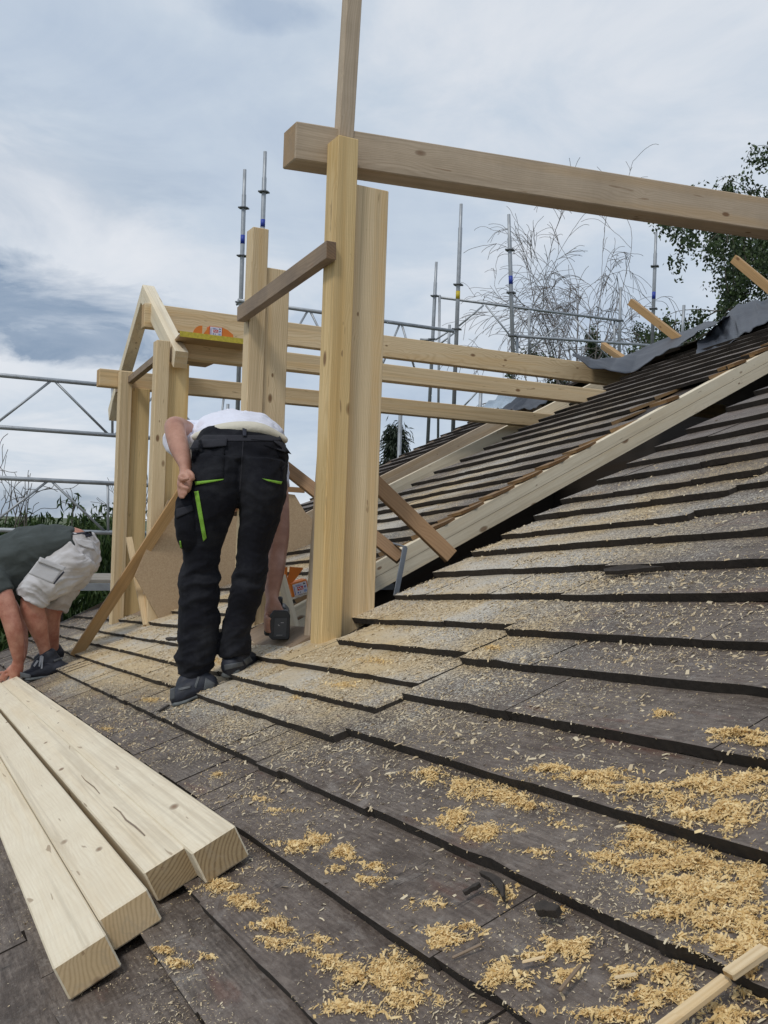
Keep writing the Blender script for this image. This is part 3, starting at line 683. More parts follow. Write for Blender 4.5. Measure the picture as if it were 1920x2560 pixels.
# ------------------------------------------------------------------ loose bits on the shingles
def bit(a, b, wd, th, mat, label, cat, seed, bend=0.0):
    r_ = random.Random(seed); A = PL(*a, .024); B = PL(*b, .022); x = unit(B-A); y = np.cross(nn, x); L = np.linalg.norm(B-A); n_ = 7; up_, dn_ = [], []
    for k in range(n_):
        q = k/(n_-1); prof = wd*(.55+.45*math.sin(math.pi*q))*r_.uniform(.55, 1.35); c = A+x*L*q+y*bend*math.sin(math.pi*q)
        up_.append(c+y*prof*.5); dn_.append(c-y*prof*.5)
    o = prism('bark_chip', up_+dn_[::-1], nn*th, mat, None, th*.07); return tag(o, label, cat)
bit((1345, 2278), (1402, 2288), .020, .012, M_edge, 'dark stubby bark chip resting on a sawdust heap', 'bark chip', 1)
bit((1162, 2238), (1203, 2215), .009, .007, M_edge, 'short dark splinter left of the longer one on bare shingle', 'bark chip', 2)
bit((1206, 2190), (1262, 2254), .012, .009, M_edge, 'long dark splinter curving beside a ridge of sawdust', 'bark chip', 3, .010)
bit((418, 1600), (442, 1601), .028, .014, M_edge, 'dark wood chip on dusty shingles left of the standing worker', 'bark chip', 4)
bit((398, 1780), (424, 1764), .016, .006, M_edge, 'narrow dark chip by the left shoe of the standing worker', 'bark chip', 5)
sp_ = [PL(1508, 1424, .015), PL(1535, 1416, .03), PL(1600, 1414, .028), PL(1660, 1416, .018)]
tag(prism('shingle_splinter', [PL(1510, 1428, .028), PL(1509, 1422, .03), PL(1560, 1410, .034), PL(1660, 1416, .026), PL(1600, 1421, .026), PL(1545, 1427, .028)], -nn*.012, M_edge), 'broken black sliver of shingle lying along a course edge', 'splinter')
sk = empty('broken_lath', PL(1820, 2440, .03), 'split pale lath in two pieces across the bottom right corner', 'lath')
plank('lath_piece', PL(1630, 2590, .035), PL(1818, 2446, .032), .016, .008, nn, M_new, sk); plank('lath_piece', PL(1820, 2438, .045), PL(1916, 2372, .04), .017, .009, nn, M_new, sk)
tag(plank('twig', PL(1130, 2395, .03), PL(1205, 2360, .03), .004, .004, nn, M_brown), 'thin brown stick lying on a round sawdust heap', 'stick')
tag(plank('twig', PL(1398, 2478, .03), PL(1452, 2412, .03), .005, .005, nn, M_brown), 'thicker bent stick lying near the bottom edge of the picture', 'stick')
tag(plank('wood_sliver', PL(1305, 2405, .03), PL(1362, 2392, .03), .006, .003, nn, M_new), 'pale flat wood sliver left of the bent stick', 'sliver')
tag(plank('wood_sliver', PL(1535, 2444, .03), PL(1592, 2435, .03), .006, .003, nn, M_new), 'pale flat wood sliver beside a curl of wood', 'sliver')

# ------------------------------------------------------------------ scaffolding
R48 = .0242; R38 = .019
def ring(vs, fs, P, r): tube_vf([P-ZV*.005, P+ZV*.005], r, 10, vs, fs)
def standard(parent, xb, yb, xt, yt, dd, rings=(), tape=(), spigot=True, r=R48, mat=None, dd2=None):
    """one upright tube with spigot, rosettes (x stays on the tube) and tape bands read at rows y"""
    A = W(xb, yb, dd); B = W(xt, yt, dd2 or dd); L = B-A; ax = unit(L)
    pts = [A, B]; rr = [r, r]
    if spigot:
        k = .28/np.linalg.norm(L); M1 = A+L*(1-k); pts = [A, M1, M1+ax*.012, B]; rr = [r, r, r*.8, r*.78]
    st_ = tubeobj('standard', pts, rr, mat or M_galv, parent, 10)
    def at(y): k = (yb-y)/(yb-yt); return A+L*k
    for y in rings:
        vs, fs = [], []; ring(vs, fs, at(y), r*2.3); P = at(y)
        for q in range(4):
            a = q*math.pi/2+.4; v = np.array([math.cos(a), math.sin(a), 0]); tube_vf([P+v*r*1.2, P+v*r*2.6], .009, 6, vs, fs)
        link('rosette', mesh('rosette', vs, fs), M_galvd, st_)
    for y0, y1, m_ in tape:
        tubeobj('tape_band', [at(y0), at(y1)], r*1.04, m_, st_, 12)
def tube2(name, parent, a, b, da, db=None, r=R38, mat=None):
    return tubeobj(name, [W(a[0], a[1], da), W(b[0], b[1], db or da)], r, mat or M_galv, parent, 8)
sc1 = empty('scaffold', W(140, 1300, 9), 'galvanised scaffold guard rails and deck beyond the eave at the far left', 'scaffold')
# lattice girders parallel to the dormer beams (direction AV)
def along(x, y, d0, x2):              # point on the line through W(x,y,d0) in direction AV seen at column x2
    P = W(x, y, d0); k = (x2-960)/F
    # solve (P + s*AV) projected to column x2
    n_ = crt-cf*k; s_ = -(P@n_)/(AV@n_); return P+AV*s_
def girder(parent, x, ytop, ybot, d0, x1, nodes_top, nodes_bot, verts=()):
    T0 = W(x, ytop, d0); B0 = W(x, ybot, d0)
    T1 = along(x, ytop, d0, x1); B1 = along(x, ybot, d0, x1)
    T_ = T0-AV*1.2; B_ = B0-AV*1.2
    tubeobj('chord', [T_, T1], R48*.9, M_galv, parent, 8); tubeobj('chord', [B_, B1], R48*.9, M_galv, parent, 8)
    def tp_(x2): return along(x, ytop, d0, x2)
    def bt_(x2): return along(x, ybot, d0, x2)
    for a, b in zip(nodes_top, nodes_bot): tubeobj('lattice_bar', [tp_(a), bt_(b)], .0125, M_galv, parent, 6)
    for v_ in verts: tubeobj('lattice_bar', [tp_(v_), bt_(v_)], .0125, M_galv, parent, 6)
girder(sc1, 0, 938, 1068, 9.0, 600, [130, 135, 400, 407, 560], [-20, 272, 286, 520, 545], [281])
girder(sc1, 0, 1195, 1325, 9.0, 560, [122, 127, 400], [-40, 265, 285], [270])
dk = W(180, 1459, 8.4); 
prism('deck_beam', [dk-AV*1.2, dk+AV*3.2, dk+AV*3.2-ZV*.062, dk-AV*1.2-ZV*.062], EV*.04, M_galv, sc1)
dk2 = dk+ZV*.002
M_deck = wood('grey_deck_boards', (.34, .30, .25), (.22, .19, .15), dirt=.5, dirtc=(.12, .11, .09))
for q in range(3):
    a_ = dk2+EV*(.045+q*.31); prism('deck_board', [a_-AV*1.2, a_+AV*3.2, a_+AV*3.2+EV*.30, a_-AV*1.2+EV*.30], ZV*.03, M_deck, sc1, 0, xdir=AV)
for k_, x_ in ((-.9, 0), (4.3, 0)):
    P = W(0, 1325, 9.0)+AV*k_+EV*.15; tubeobj('standard', [np.array([P[0], P[1], -6.5]), np.array([P[0], P[1], 1.35])], R48, M_galv, sc1, 8)
sc2 = empty('scaffold', W(1300, 900, 13), 'galvanised scaffold standing behind the roof with tall uprights and lattice rails', 'scaffold')
standard(sc2, 588, 1230, 612, 424, 10.6, (520, 640, 756), ((588, 610, M_blue),))
standard(sc2, 634, 1250, 663, 379, 10.2, (480,), ((549, 568, M_blue),))
standard(sc2, 1068, 1130, 1091, 655, 13.0, (740, 848), ())
standard(sc2, 1131, 1120, 1153, 510, 11.2, (712, 823), ((728, 748, M_yellow),))
standard(sc2, 1287, 1040, 1272, 536, 11.4, (625, 732, 840), ((690, 711, M_blue),))
standard(sc2, 1546, 960, 1552, 718, 14.0, (802,), ())
standard(sc2, 1628, 930, 1640, 581, 12.6, (666, 772), ((730, 748, M_blue),))
standard(sc2, 1703, 880, 1710, 763, 15.0, (), (), False)
for (x, y0, y1, dd) in ((1099, 1100, 738, 13.0), (1124, 900, 812, 11.6), (1293, 930, 832, 11.6), (1323, 905, 775, 12.6), (1536, 900, 795, 14.0), (570, 1100, 1010, 10.6)):
    standard(sc2, x-4 if x < 1200 else x, y0, x, y1, dd, spigot=False, r=R38*.9)
girder(sc2, 860, 789, 930, 10.4, 1134, [770, 775, 1000, 1004], [690, 850, 944, 1045])
tube2('chord', sc2, (1102, 744), (1545, 801), 12.9, 14.0, R38); tube2('chord', sc2, (1278, 839), (1660, 866), 11.5, 13.5, R38)
for a, b in (((1209, 763), (1147, 815)), ((1214, 763), (1300, 870)), ((1425, 790), (1322, 875)), ((1431, 791), (1530, 905)), ((1404, 851), (1370, 885)), ((1412, 852), (1450, 895)), ((1088, 850), (1132, 822)), ((1100, 860), (1136, 832)), ((1155, 1020), (1195, 978)), ((590, 762), (640, 735)), ((636, 735), (700, 744))):
    tube2('lattice_bar', sc2, a, b, 12.6, None, .0125 if a[0] > 640 else .017)
tube2('standard', sc2, (1198, 1100), (1202, 975), 12.0, None, R48); tube2('ledger', sc2, (1050, 849), (1086, 850), 13.0, None, R38)

# ------------------------------------------------------------------ trees
def leaf_mat(name, a, b, tr=.25):
    mt, t, bs = new_mat(name); g = t.add('ShaderNodeNewGeometry'); c = t.mix(g.outputs['Random Per Island'], a, b)
    t.l.new(c, bs.inputs['Base Color']); bs.inputs['Roughness'].default_value = .55; bs.inputs['Specular IOR Level'].default_value = .35
    tl = t.add('ShaderNodeBsdfTranslucent', inp={'Color': c}); mx = t.add('ShaderNodeMixShader', inp={0: tr}); out = [q for q in t.n if q.type == 'OUTPUT_MATERIAL'][0]
    t.l.new(bs.outputs[0], mx.inputs[1]); t.l.new(tl.outputs[0], mx.inputs[2]); t.l.new(mx.outputs[0], out.inputs[0]); return mt
M_bark = plain('bark', (.10, .085, .07), .9, var=.4, scale=12, bmp=.5); M_birch = plain('birch_twigs', (.17, .15, .14), .8, var=.3, scale=10)
def leaves(name, P, DIR, L, Wd, mat, parent, hang=0.0, bend=.25):
    """P,DIR (n,3): leaf base and direction; every leaf a folded pair of quads"""
    n = len(P); P = np.asarray(P); DIR = DIR/np.linalg.norm(DIR, axis=1)[:, None]
    L = np.asarray(L)[:, None]; Wd = np.asarray(Wd)[:, None]
    rnd = rng.normal(size=(n, 3)); side = np.cross(DIR, rnd); side /= np.linalg.norm(side, axis=1)[:, None]; up = np.cross(side, DIR)
    mid = P+DIR*L*.5+up*L*bend*.25; tip = P+DIR*L+np.array([0, 0, -1.])*L*hang
    a = mid-side*Wd*.5; b = mid+side*Wd*.5
    V = np.stack([P, a, tip, b], 1).reshape(-1, 3); Q = np.arange(n*4).reshape(n, 4)
    T = np.concatenate([Q[:, [0, 1, 2]], Q[:, [0, 2, 3]]])
    return link(name, big_mesh(name, V, T), mat, parent)
def branchset(base, dirv, length, r0, depth, out, tips, spread=.5, grav=0.0, seg=6, split=3, wig=.12, shrink=.62):
    pts = [np.array(base, float)]; dv = unit(dirv); rr = [r0]
    for i in range(seg):
        dv = unit(dv+rng.normal(size=3)*wig+np.array([0, 0, -grav*(i/seg)])); pts.append(pts[-1]+dv*length/seg); rr.append(r0*(1-.75*(i+1)/seg))
    out.append((pts, rr, depth))
    if depth == 0:
        tips.extend(pts[1:]); return
    for k in range(split):
        i = rng.integers(max(1, seg//3), seg+1); nd = unit(dv+rng.normal(size=3)*spread)
        branchset(pts[i], nd, length*shrink*rng.uniform(.8, 1.2), rr[i]*.8+.001, depth-1, out, tips, spread, grav*1.25, seg, split, wig, shrink)
def build_branches(name, out, mat, parent, minr=.004, sides=5):
    vs, fs = [], []
    for pts, rr, dp in out: tube_vf(pts, [max(minr, r) for r in rr], sides if dp > 1 else 3, vs, fs, cap=False)
    return link(name, mesh(name, vs, fs, True), mat, parent)
M_leafd = leaf_mat('walnut_leaf', (.018, .045, .012), (.085, .13, .035)); M_leafb = leaf_mat('birch_leaf', (.025, .042, .02), (.085, .125, .045), .25); M_needle = leaf_mat('spruce_needle', (.008, .018, .010), (.03, .045, .022), .05)
def strapleaf_tree(x, y, top, rad, label, seed, nl=15000, low=-5.5):
    t = empty('cherry_tree', (x, y, -6.5), label, 'tree')
    out, tips = [], []
    tubeobj('trunk', [np.array([x, y, -6.5]), np.array([x+.1, y, -4.5]), np.array([x-.1, y+.1, top-rad*.6])], [.16, .13, .04], M_bark, t)
    P = []; Dv = []; 
    ncl = nl//22
    for k in range(ncl):
        u = rng.normal(size=3); u /= np.linalg.norm(u); r = rng.uniform(.45, 1)**.5
        z = (top+low)/2+u[2]*r*(top-low)/2*1.0
        rr = rad*r*(1-.25*max(0, (z-top+1.6)/1.6))
        c = np.array([x+u[0]*rr, y+u[1]*rr, z])
        c[2] += (noise.noise(Vector(c*1.1+seed))-.1)*.9*(1 if z > top-1.5 else .2)
        m_ = 22; P.append(c+rng.normal(size=(m_, 3))*np.array([.10, .10, .07])); dd = rng.normal(size=(m_, 3))*.55; dd[:, 2] -= .85; Dv.append(dd)
    P = np.concatenate(P); Dv = np.concatenate(Dv)
    leaves('crown', P, Dv, rng.uniform(.11, .19, len(P)), rng.uniform(.022, .04, len(P)), M_leafd, t, hang=.25, bend=.6)
    # bare shoots standing out of the crown
    out = []
    for k in range(7):
        b = np.array([x+rng.uniform(-.8, .8)*rad, y+rng.uniform(-.5, .5), top-.4]); branchset(b, (rng.uniform(-.3, .3), 0, 1), rng.uniform(.5, .9), .012, 2, out, [], .5, 0, 5, 2, .14)
    build_branches('shoots', out, M_bark, t, .005)['kind'] = 'stuff'
strapleaf_tree(-6.6, 13.2, .20, 1.9, 'dark green tree with drooping leaves at the left edge behind the bending man', 1, 26000, -5.0)
strapleaf_tree(-4.5, 13.6, .05, 1.7, 'dark green drooping tree seen left of the far dormer posts', 2, 24000, -5.0)
strapleaf_tree(-3.0, 15.2, .30, 1.5, 'drooping green tree partly hidden behind the far dormer posts', 3, 14000, -4.0)
strapleaf_tree(-8.8, 14.5, .55, 2.1, 'tallest drooping tree, mostly outside the left edge', 4, 14000, -4.0)
strapleaf_tree(-6.0, 18.0, .10, 2.6, 'broad green tree farther back, filling gaps between the two front trees', 5, 20000, -4.0)
# spruce behind the near post
t = empty('spruce_tree', (.25, 30, -6.5), 'dark spruce top in the gap right of the near post', 'tree')
tubeobj('trunk', [np.array([.25, 30, -6.5]), np.array([.3, 30, 3.0])], [.2, .02], M_bark, t)
P = []; Dv = []
for k in range(1500):
    h = rng.uniform(0, 1)**.8*7; a = rng.uniform(0, 6.283); R_ = (.12+.27*h)*rng.uniform(.25, 1.0)*(1+.25*math.sin(h*6)); c = np.array([.3+R_*math.cos(a), 30+R_*math.sin(a), 3.1-h-R_*.25])
    if R_ > 2: continue
    m_ = 12; P.append(c+rng.normal(size=(m_, 3))*.10); dd = rng.normal(size=(m_, 3))*.35+np.array([math.cos(a)*.5, math.sin(a)*.5, -.7]); Dv.append(dd)
leaves('crown', np.concatenate(P), np.concatenate(Dv), rng.uniform(.15, .3, sum(map(len, P))), rng.uniform(.03, .05, sum(map(len, P))), M_needle, t, .1)
# bare birch
t = empty('bare_birch', (4.6, 25, -6.5), 'leafless birch with fine arching twigs behind the scaffold rails', 'tree')
out, tips = [], []
for k in range(9):
    x0 = 4.9+rng.uniform(-.6, .6); branchset((x0, 25+rng.uniform(-.6, .6), 1.2), (rng.uniform(-.55, .32), rng.uniform(-.1, .1), 1.), rng.uniform(4.2, 5.6), .035, 3, out, tips, .34, .10, 9, 5, .10, .50)
out.append(([np.array([5, 25, -6.5]), np.array([4.9, 25, 1.0])], [.14, .09], 3))
build_branches('branches', out, M_birch, t, .0065)
# leafy birch at the right edge
def leafy(name, base, stems, nleafs, label, mat, size, seed, ln=3.0, depth=2, pend=.9, cl=.10, leaf=(.06, .105)):
    t = empty(name, base, label, 'tree'); out, tips = [], []
    for (x, y, z, dx, dz, L) in stems: branchset((x, y, z), (dx, rng.uniform(-.15, .15), dz), L, .05, depth, out, tips, .55, .35, 7, 4, .12, .6)
    out.append(([np.array(base), np.array([base[0], base[1], stems[0][2]+.5])], [.18, .1], 3))
    build_branches('branches', out, M_bark, t, .007)
    tips = np.array(tips); idx = rng.integers(0, len(tips), nleafs//7); P = []; Dv = []
    for i in idx:
        c = tips[i]+rng.normal(size=3)*cl; k = rng.uniform(0, .35)
        m_ = 7; q = c+np.array([0, 0, -1.])*rng.uniform(0, .38, (m_, 1))+rng.normal(size=(m_, 3))*.035; P.append(q); dd = rng.normal(size=(m_, 3))*.6; dd[:, 2] -= .7; Dv.append(dd)
    P = np.concatenate(P); Dv = np.concatenate(Dv)
    leaves('crown', P, Dv, rng.uniform(*leaf, len(P)), rng.uniform(leaf[0]*.7, leaf[1]*.7, len(P)), mat, t, 0)
leafy('birch_tree', (9.3, 20, -6.5), [(8.8, 20, 3.4, -.75, .75, 3.0), (8.6, 20, 4.6, -.55, 1.0, 3.0), (8.8, 20, 4.2, -.9, .45, 2.4), (8.8, 20.3, 5.2, -.35, 1.0, 2.8), (9.0, 20, 3.0, -.8, .6, 2.4), (8.9, 20, 5.6, .1, 1, 2.5), (9.2, 19.7, 4.0, -.2, 1, 3.2), (8.6, 20, 5.6, -.7, .9, 2.4), (8.7, 20.4, 3.6, -.5, .5, 2.4)], 26000, 'leafy birch with hanging twigs at the upper right edge', M_leafb, .06, 1)
leafy('young_birch', (6.4, 27, -6.5), [(5.6, 27, 4.0, -.1, 1, 1.6), (6.0, 27, 4.0, .3, 1, 1.7), (6.8, 27, 3.6, .2, 1, 2.0), (5.3, 27, 3.8, -.4, 1, 1.5)], 9000, 'small dark leafy crown low behind the right end of the lattice rail', M_leafb, .06, 2, depth=1)

# ------------------------------------------------------------------ sawdust
def chips(name, s, t, h, size, mat, label, cat=None, flat=.35, kind='stuff'):
    n = len(s); C = np.outer(s, eh)+np.outer(t, uh)+np.outer(D+h, nn)
    a = rng.uniform(0, 2*math.pi, n); dr = np.outer(np.cos(a), eh)+np.outer(np.sin(a), uh)+np.outer(rng.normal(size=n)*flat, nn); dr /= np.linalg.norm(dr, axis=1)[:, None]
    nv = nn+rng.normal(size=(n, 3))*flat; sd_ = np.cross(dr, nv); sd_ /= np.linalg.norm(sd_, axis=1)[:, None]; nv = np.cross(sd_, dr)
    L = (size*np.clip(rng.lognormal(-.25, .62, n), .22, 3.4))[:, None]; Wd = L*rng.uniform(.18, .42, n)[:, None]; cu = L*rng.uniform(-.05, .28, n)[:, None]
    V = np.stack([C-dr*L*.5-sd_*Wd*.4-nv*cu*.6, C-dr*L*.5+sd_*Wd*.4-nv*cu*.6, C+sd_*Wd*.5+nv*cu*.4, C-sd_*Wd*.5+nv*cu*.4, C+dr*L*.5+sd_*Wd*.35-nv*cu*.6, C+dr*L*.5-sd_*Wd*.35-nv*cu*.6], 1).reshape(-1, 3)
    b = np.arange(n)*6; Q = np.concatenate([np.stack([b, b+1, b+2, b+3], 1), np.stack([b+3, b+2, b+4, b+5], 1)])
    o = link(name, big_mesh(name, V, Q), mat); return tag(o, label, cat, None, kind)
def hsurf(s, t):
    out = np.full(len(s), -.02)
    for zone, L in COURSES.items():
        for (a, b, t0, t1) in L:
            m_ = (s > a) & (s < b) & (t >= t0) & (t < t1); k = (t-t0)/(t1-t0+.06)
            out[m_] = np.maximum(out[m_], LIP*(1-k[m_])+(-.005)*k[m_])
    return out
def unproj(px, py, h=.01):
    R_ = cf[None]+np.outer((px-960)/F, crt)+np.outer((1280-py)/F, cup); q = R_*((D+h)/(R_@nn))[:, None]; return q@eh, q@uh
M_saw = leaf_mat('sawdust', (.64, .42, .155), (.88, .68, .36), .1); M_sawp = leaf_mat('pale_sawdust', (.48, .35, .19), (.74, .63, .44), .1)
HEAPS = [(1080, 1935, 70, 22, 1), (1160, 1965, 80, 26, 1), (1250, 1990, 90, 28, 1.2), (1320, 2010, 50, 22, 1), (1150, 2060, 60, 32, .9), (1210, 2095, 80, 30, 1), (1395, 1935, 80, 14, .9), (1480, 1955, 110, 26, 1.1), (1600, 1990, 110, 26, 1.1), (1700, 2010, 70, 30, .9), (1760, 1970, 90, 30, 1), (1870, 1950, 70, 40, 1), (1850, 2040, 110, 50, 1.1), (1750, 2060, 90, 30, .8), (1590, 2085, 60, 28, 1), (1650, 2125, 90, 30, 1.1), (1740, 2155, 90, 40, 1.2), (1600, 2180, 100, 35, 1), (1700, 2225, 110, 40, 1.2), (1800, 2240, 100, 50, 1), (1880, 2200, 60, 60, .8), (1500, 2150, 70, 20, .6), (1690, 2300, 70, 24, .8), (1780, 2330, 100, 40, 1.1), (1870, 2310, 80, 60, 1), (1850, 2395, 90, 40, 1),
 (1400, 2060, 60, 18, .3), (1330, 2145, 80, 14, .35), (1260, 2230, 34, 34, .8), (1385, 2268, 45, 14, .8), (1120, 2365, 55, 34, 1), (1175, 2330, 35, 16, .8), (1080, 2270, 60, 22, .35), (1270, 2460, 55, 34, 1), (1350, 2400, 45, 14, .7), (1430, 2370, 75, 26, .9), (1410, 2450, 40, 22, .6), (1560, 2440, 40, 26, .7), (1650, 2430, 60, 40, .8), (1690, 2490, 70, 40, .9), (1620, 2500, 50, 28, .5), (1860, 2460, 50, 40, .8), (1830, 2540, 60, 30, .9), (1500, 2550, 160, 22, .6),
 (560, 2225, 60, 24, 1), (600, 2260, 45, 24, .9), (640, 2275, 40, 20, .7), (690, 2325, 50, 26, 1), (700, 2370, 60, 16, .6), (760, 2385, 50, 20, .6), (800, 2360, 20, 24, .5), (745, 2128, 55, 20, 1), (800, 2110, 34, 24, 1), (860, 2140, 45, 22, 1), (845, 2190, 34, 16, .9), (920, 2215, 40, 18, .9), (940, 2170, 60, 24, .35), (425, 2392, 40, 10, .8), (455, 2424, 30, 10, .9), (525, 2400, 28, 12, .5), (830, 2420, 40, 30, .8), (900, 2450, 60, 30, .9), (960, 2420, 70, 50, .8), (1010, 2440, 60, 40, .9), (1020, 2500, 80, 30, .9), (880, 2530, 80, 26, .5),
 (1660, 1795, 26, 12, 1), (1850, 1850, 90, 18, 1.3), (1890, 1872, 60, 12, 1.1), (1235, 1625, 34, 9, .8), (550, 1940, 50, 16, .35), (640, 2000, 60, 12, .35), (700, 2030, 60, 12, .3), (380, 1755, 40, 12, .9), (270, 1830, 40, 14, .5), (860, 1715, 50, 14, .8), (740, 1745, 45, 12, .7), (930, 1655, 60, 12, .8), (540, 1655, 26, 12, 1)]
ps, pt, ph = [], [], []
for (x, y, rx, ry, wt) in HEAPS:
    s0, t0 = ST(x, y); dep = float(cf@PL(x, y)); area = (rx*dep/F)*(ry*dep/F)*6
    n = int(min(6500, 1000*wt+rx*ry*1.3*wt)*(.95 if x > 1300 else 1.05)); 
    ang = rng.uniform(0, 6.283, n); rr = np.abs(rng.normal(size=n))*.52
    wob = 1+.38*np.sin(3*ang+x)+.25*np.sin(5*ang+y)
    X = x+rx*rr*wob*np.cos(ang); Y = y+ry*rr*wob*np.sin(ang)
    ok = Y < 2700; X, Y, rr = X[ok], Y[ok], rr[ok]
    s, t = unproj(X, Y); keep = rng.uniform(size=len(s)) < .16+.84*(np.array([noise.noise(Vector((a*19, b*26, 0)))+.6*noise.noise(Vector((a*55, b*70, 4))) for a, b in zip(s, t)]) > -.02)
    s, t, rr = s[keep], t[keep], rr[keep]
    ps.append(s); pt.append(t); ph.append(np.maximum(0, rng.uniform(0, .009*wt, len(s))*(1-rr*.8)))
ps = np.concatenate(ps); pt = np.concatenate(pt); ph = np.concatenate(ph)
chips('sawdust_heaps', ps, pt, hsurf(ps, pt)+.0015+ph, .0041, M_saw, 'yellow sawdust and shavings lying in heaps on the shingles', 'sawdust', .5)
n = 90000
X = rng.uniform(-60, 1980, n); Y = rng.uniform(1500, 2640, n); s, t = unproj(X, Y)
pat = np.array([noise.fractal(Vector((a*2.3, b*3.1, 3)), 1.0, 2.0, 4) for a, b in zip(s, t)])
keep = (rng.uniform(size=n) < np.clip(.20+pat*1.5, .015, 1)) & (t > -.28) & (s < 9)
s, t = s[keep], t[keep]
chips('sawdust_scatter', s, t, hsurf(s, t)+.0012, .0027, M_sawp, 'fine pale sawdust strewn over the whole roof slope', 'sawdust', .3)
n = 210000
s = np.concatenate([rng.normal(3.0, .9, n//2), rng.normal(5.0, 1.6, n//2)]); t = np.concatenate([rng.normal(1.3, .55, n//2), rng.normal(1.0, .30, n//2)])
pat = np.array([noise.fractal(Vector((a*3, b*6, 9)), 1.0, 2.0, 4) for a, b in zip(s, t)])
hs = hsurf(s, t); keep = (hs > -.015) & (rng.uniform(size=n) < np.clip(.62+pat*1.3, .05, 1)) & (s < 8.9) & (t > .3)
s, t, hs = s[keep], t[keep], hs[keep]
chips('sawdust_drift', s, t, hs+.001, .0062, M_sawp, 'cream sawdust drifted over the courses around the dormer posts', 'sawdust', .3)

# ------------------------------------------------------------------ people
def catmull(pts, n=5):
    pts = [np.asarray(p, float) for p in pts]; P = [2*pts[0]-pts[1]]+pts+[2*pts[-1]-pts[-2]]; out = []
    for i in range(1, len(P)-2):
        for k in range(n):
            t = k/n; out.append(.5*((2*P[i])+(-P[i-1]+P[i+1])*t+(2*P[i-1]-5*P[i]+4*P[i+1]-P[i+2])*t*t+(-P[i-1]+3*P[i]-3*P[i+1]+P[i+2])*t**3))
    out.append(P[-2]); return out
def limb(vs, fs, ch, n=18, view=None, flat=False, sub=5):
    """ch: rows (x, y, depth, half width px, depth radius m [, twist]) -> closed tapered elliptical tube"""
    rows = []
    for r in ch:
        p = W(r[0], r[1], r[2]); rw = r[3]*r[2]/F; rd = r[4] if len(r) > 4 and r[4] else rw
        rows.append(np.array([*p, rw, rd]))
    rows = catmull(rows, sub) if len(rows) > 2 else rows
    b = len(vs); vd = cf if view is None else view
    m_ = len(rows)
    # rounded ends
    def cap_rows(r0, r1):
        d_ = unit(r0[:3]-r1[:3]); out = []
        for a in (.35, .7, .93):
            q = r0.copy(); q[:3] = r0[:3]+d_*math.sin(a*math.pi/2)*min(r0[3], r0[4])*.7; q[3] = r0[3]*math.cos(a*math.pi/2); q[4] = r0[4]*math.cos(a*math.pi/2); out.append(q)
        return out
    if not flat: rows = cap_rows(rows[0], rows[1])[::-1]+rows+cap_rows(rows[-1], rows[-2])
    m_ = len(rows)
    prev = None
    for i, r in enumerate(rows):
        t = unit(rows[min(i+1, m_-1)][:3]-rows[max(i-1, 0)][:3])
        sd = np.cross(t, vd); 
        if np.linalg.norm(sd) < .25: sd = prev if prev is not None else np.cross(t, cup)
        sd = unit(sd); 
        if prev is not None and sd@prev < 0: sd = -sd
        prev = sd; dp = unit(np.cross(sd, t))
        for k in range(n):
            q = 2*math.pi*k/n; vs.append(r[:3]+sd*math.cos(q)*r[3]+dp*math.sin(q)*r[4])
    for i in range(m_-1):
        for k in range(n): fs.append((b+i*n+k, b+i*n+(k+1) % n, b+(i+1)*n+(k+1) % n, b+(i+1)*n+k))
    fs.append(tuple(b+k for k in range(n))[::-1]); fs.append(tuple(b+(m_-1)*n+k for k in range(n)))
def organic(name, chains, mat, parent, voxel=.008, smooth=6, wr=None, seed=0, n=18, flat=False, extra=None):
    vs, fs = [], []
    for c in chains: limb(vs, fs, c, n, flat=flat)
    if extra: 
        b = len(vs); vs.extend(extra[0]); fs.extend([tuple(b+i for i in f) for f in extra[1]])
    me = mesh(name, vs, fs); bm = bmesh.new(); bm.from_mesh(me); bmesh.ops.recalc_face_normals(bm, faces=bm.faces)
    # every shell must face outwards on its own
    bm.to_mesh(me); bm.free()
    o = bpy.data.objects.new(name, me); col.objects.link(o)
    r = o.modifiers.new('r', 'REMESH'); r.mode = 'VOXEL'; r.voxel_size = voxel; r.adaptivity = 0
    if smooth: q = o.modifiers.new('s', 'SMOOTH'); q.iterations = smooth; q.factor = .6
    bpy.context.view_layer.update(); dg = bpy.context.evaluated_depsgraph_get()
    m2 = bpy.data.meshes.new_from_object(o.evaluated_get(dg)); bpy.data.objects.remove(o); m2.name = name
    if wr:
        m2.update(); nv = len(m2.vertices); no = np.zeros(nv*3); m2.vertices.foreach_get('normal', no); co = np.zeros(nv*3); m2.vertices.foreach_get('co', co)
        no = no.reshape(-1, 3); co = co.reshape(-1, 3)
        co += no*wr(co, no)[:, None]; m2.vertices.foreach_set('co', co.ravel().astype(np.float32)); m2.update()
    m2.polygons.foreach_set('use_smooth', [True]*len(m2.polygons))
    return link(name, m2, mat, parent)
def bvh_of(o): 
    me = o.data; return BVHTree.FromPolygons([v.co for v in me.vertices], [tuple(p.vertices) for p in me.polygons])
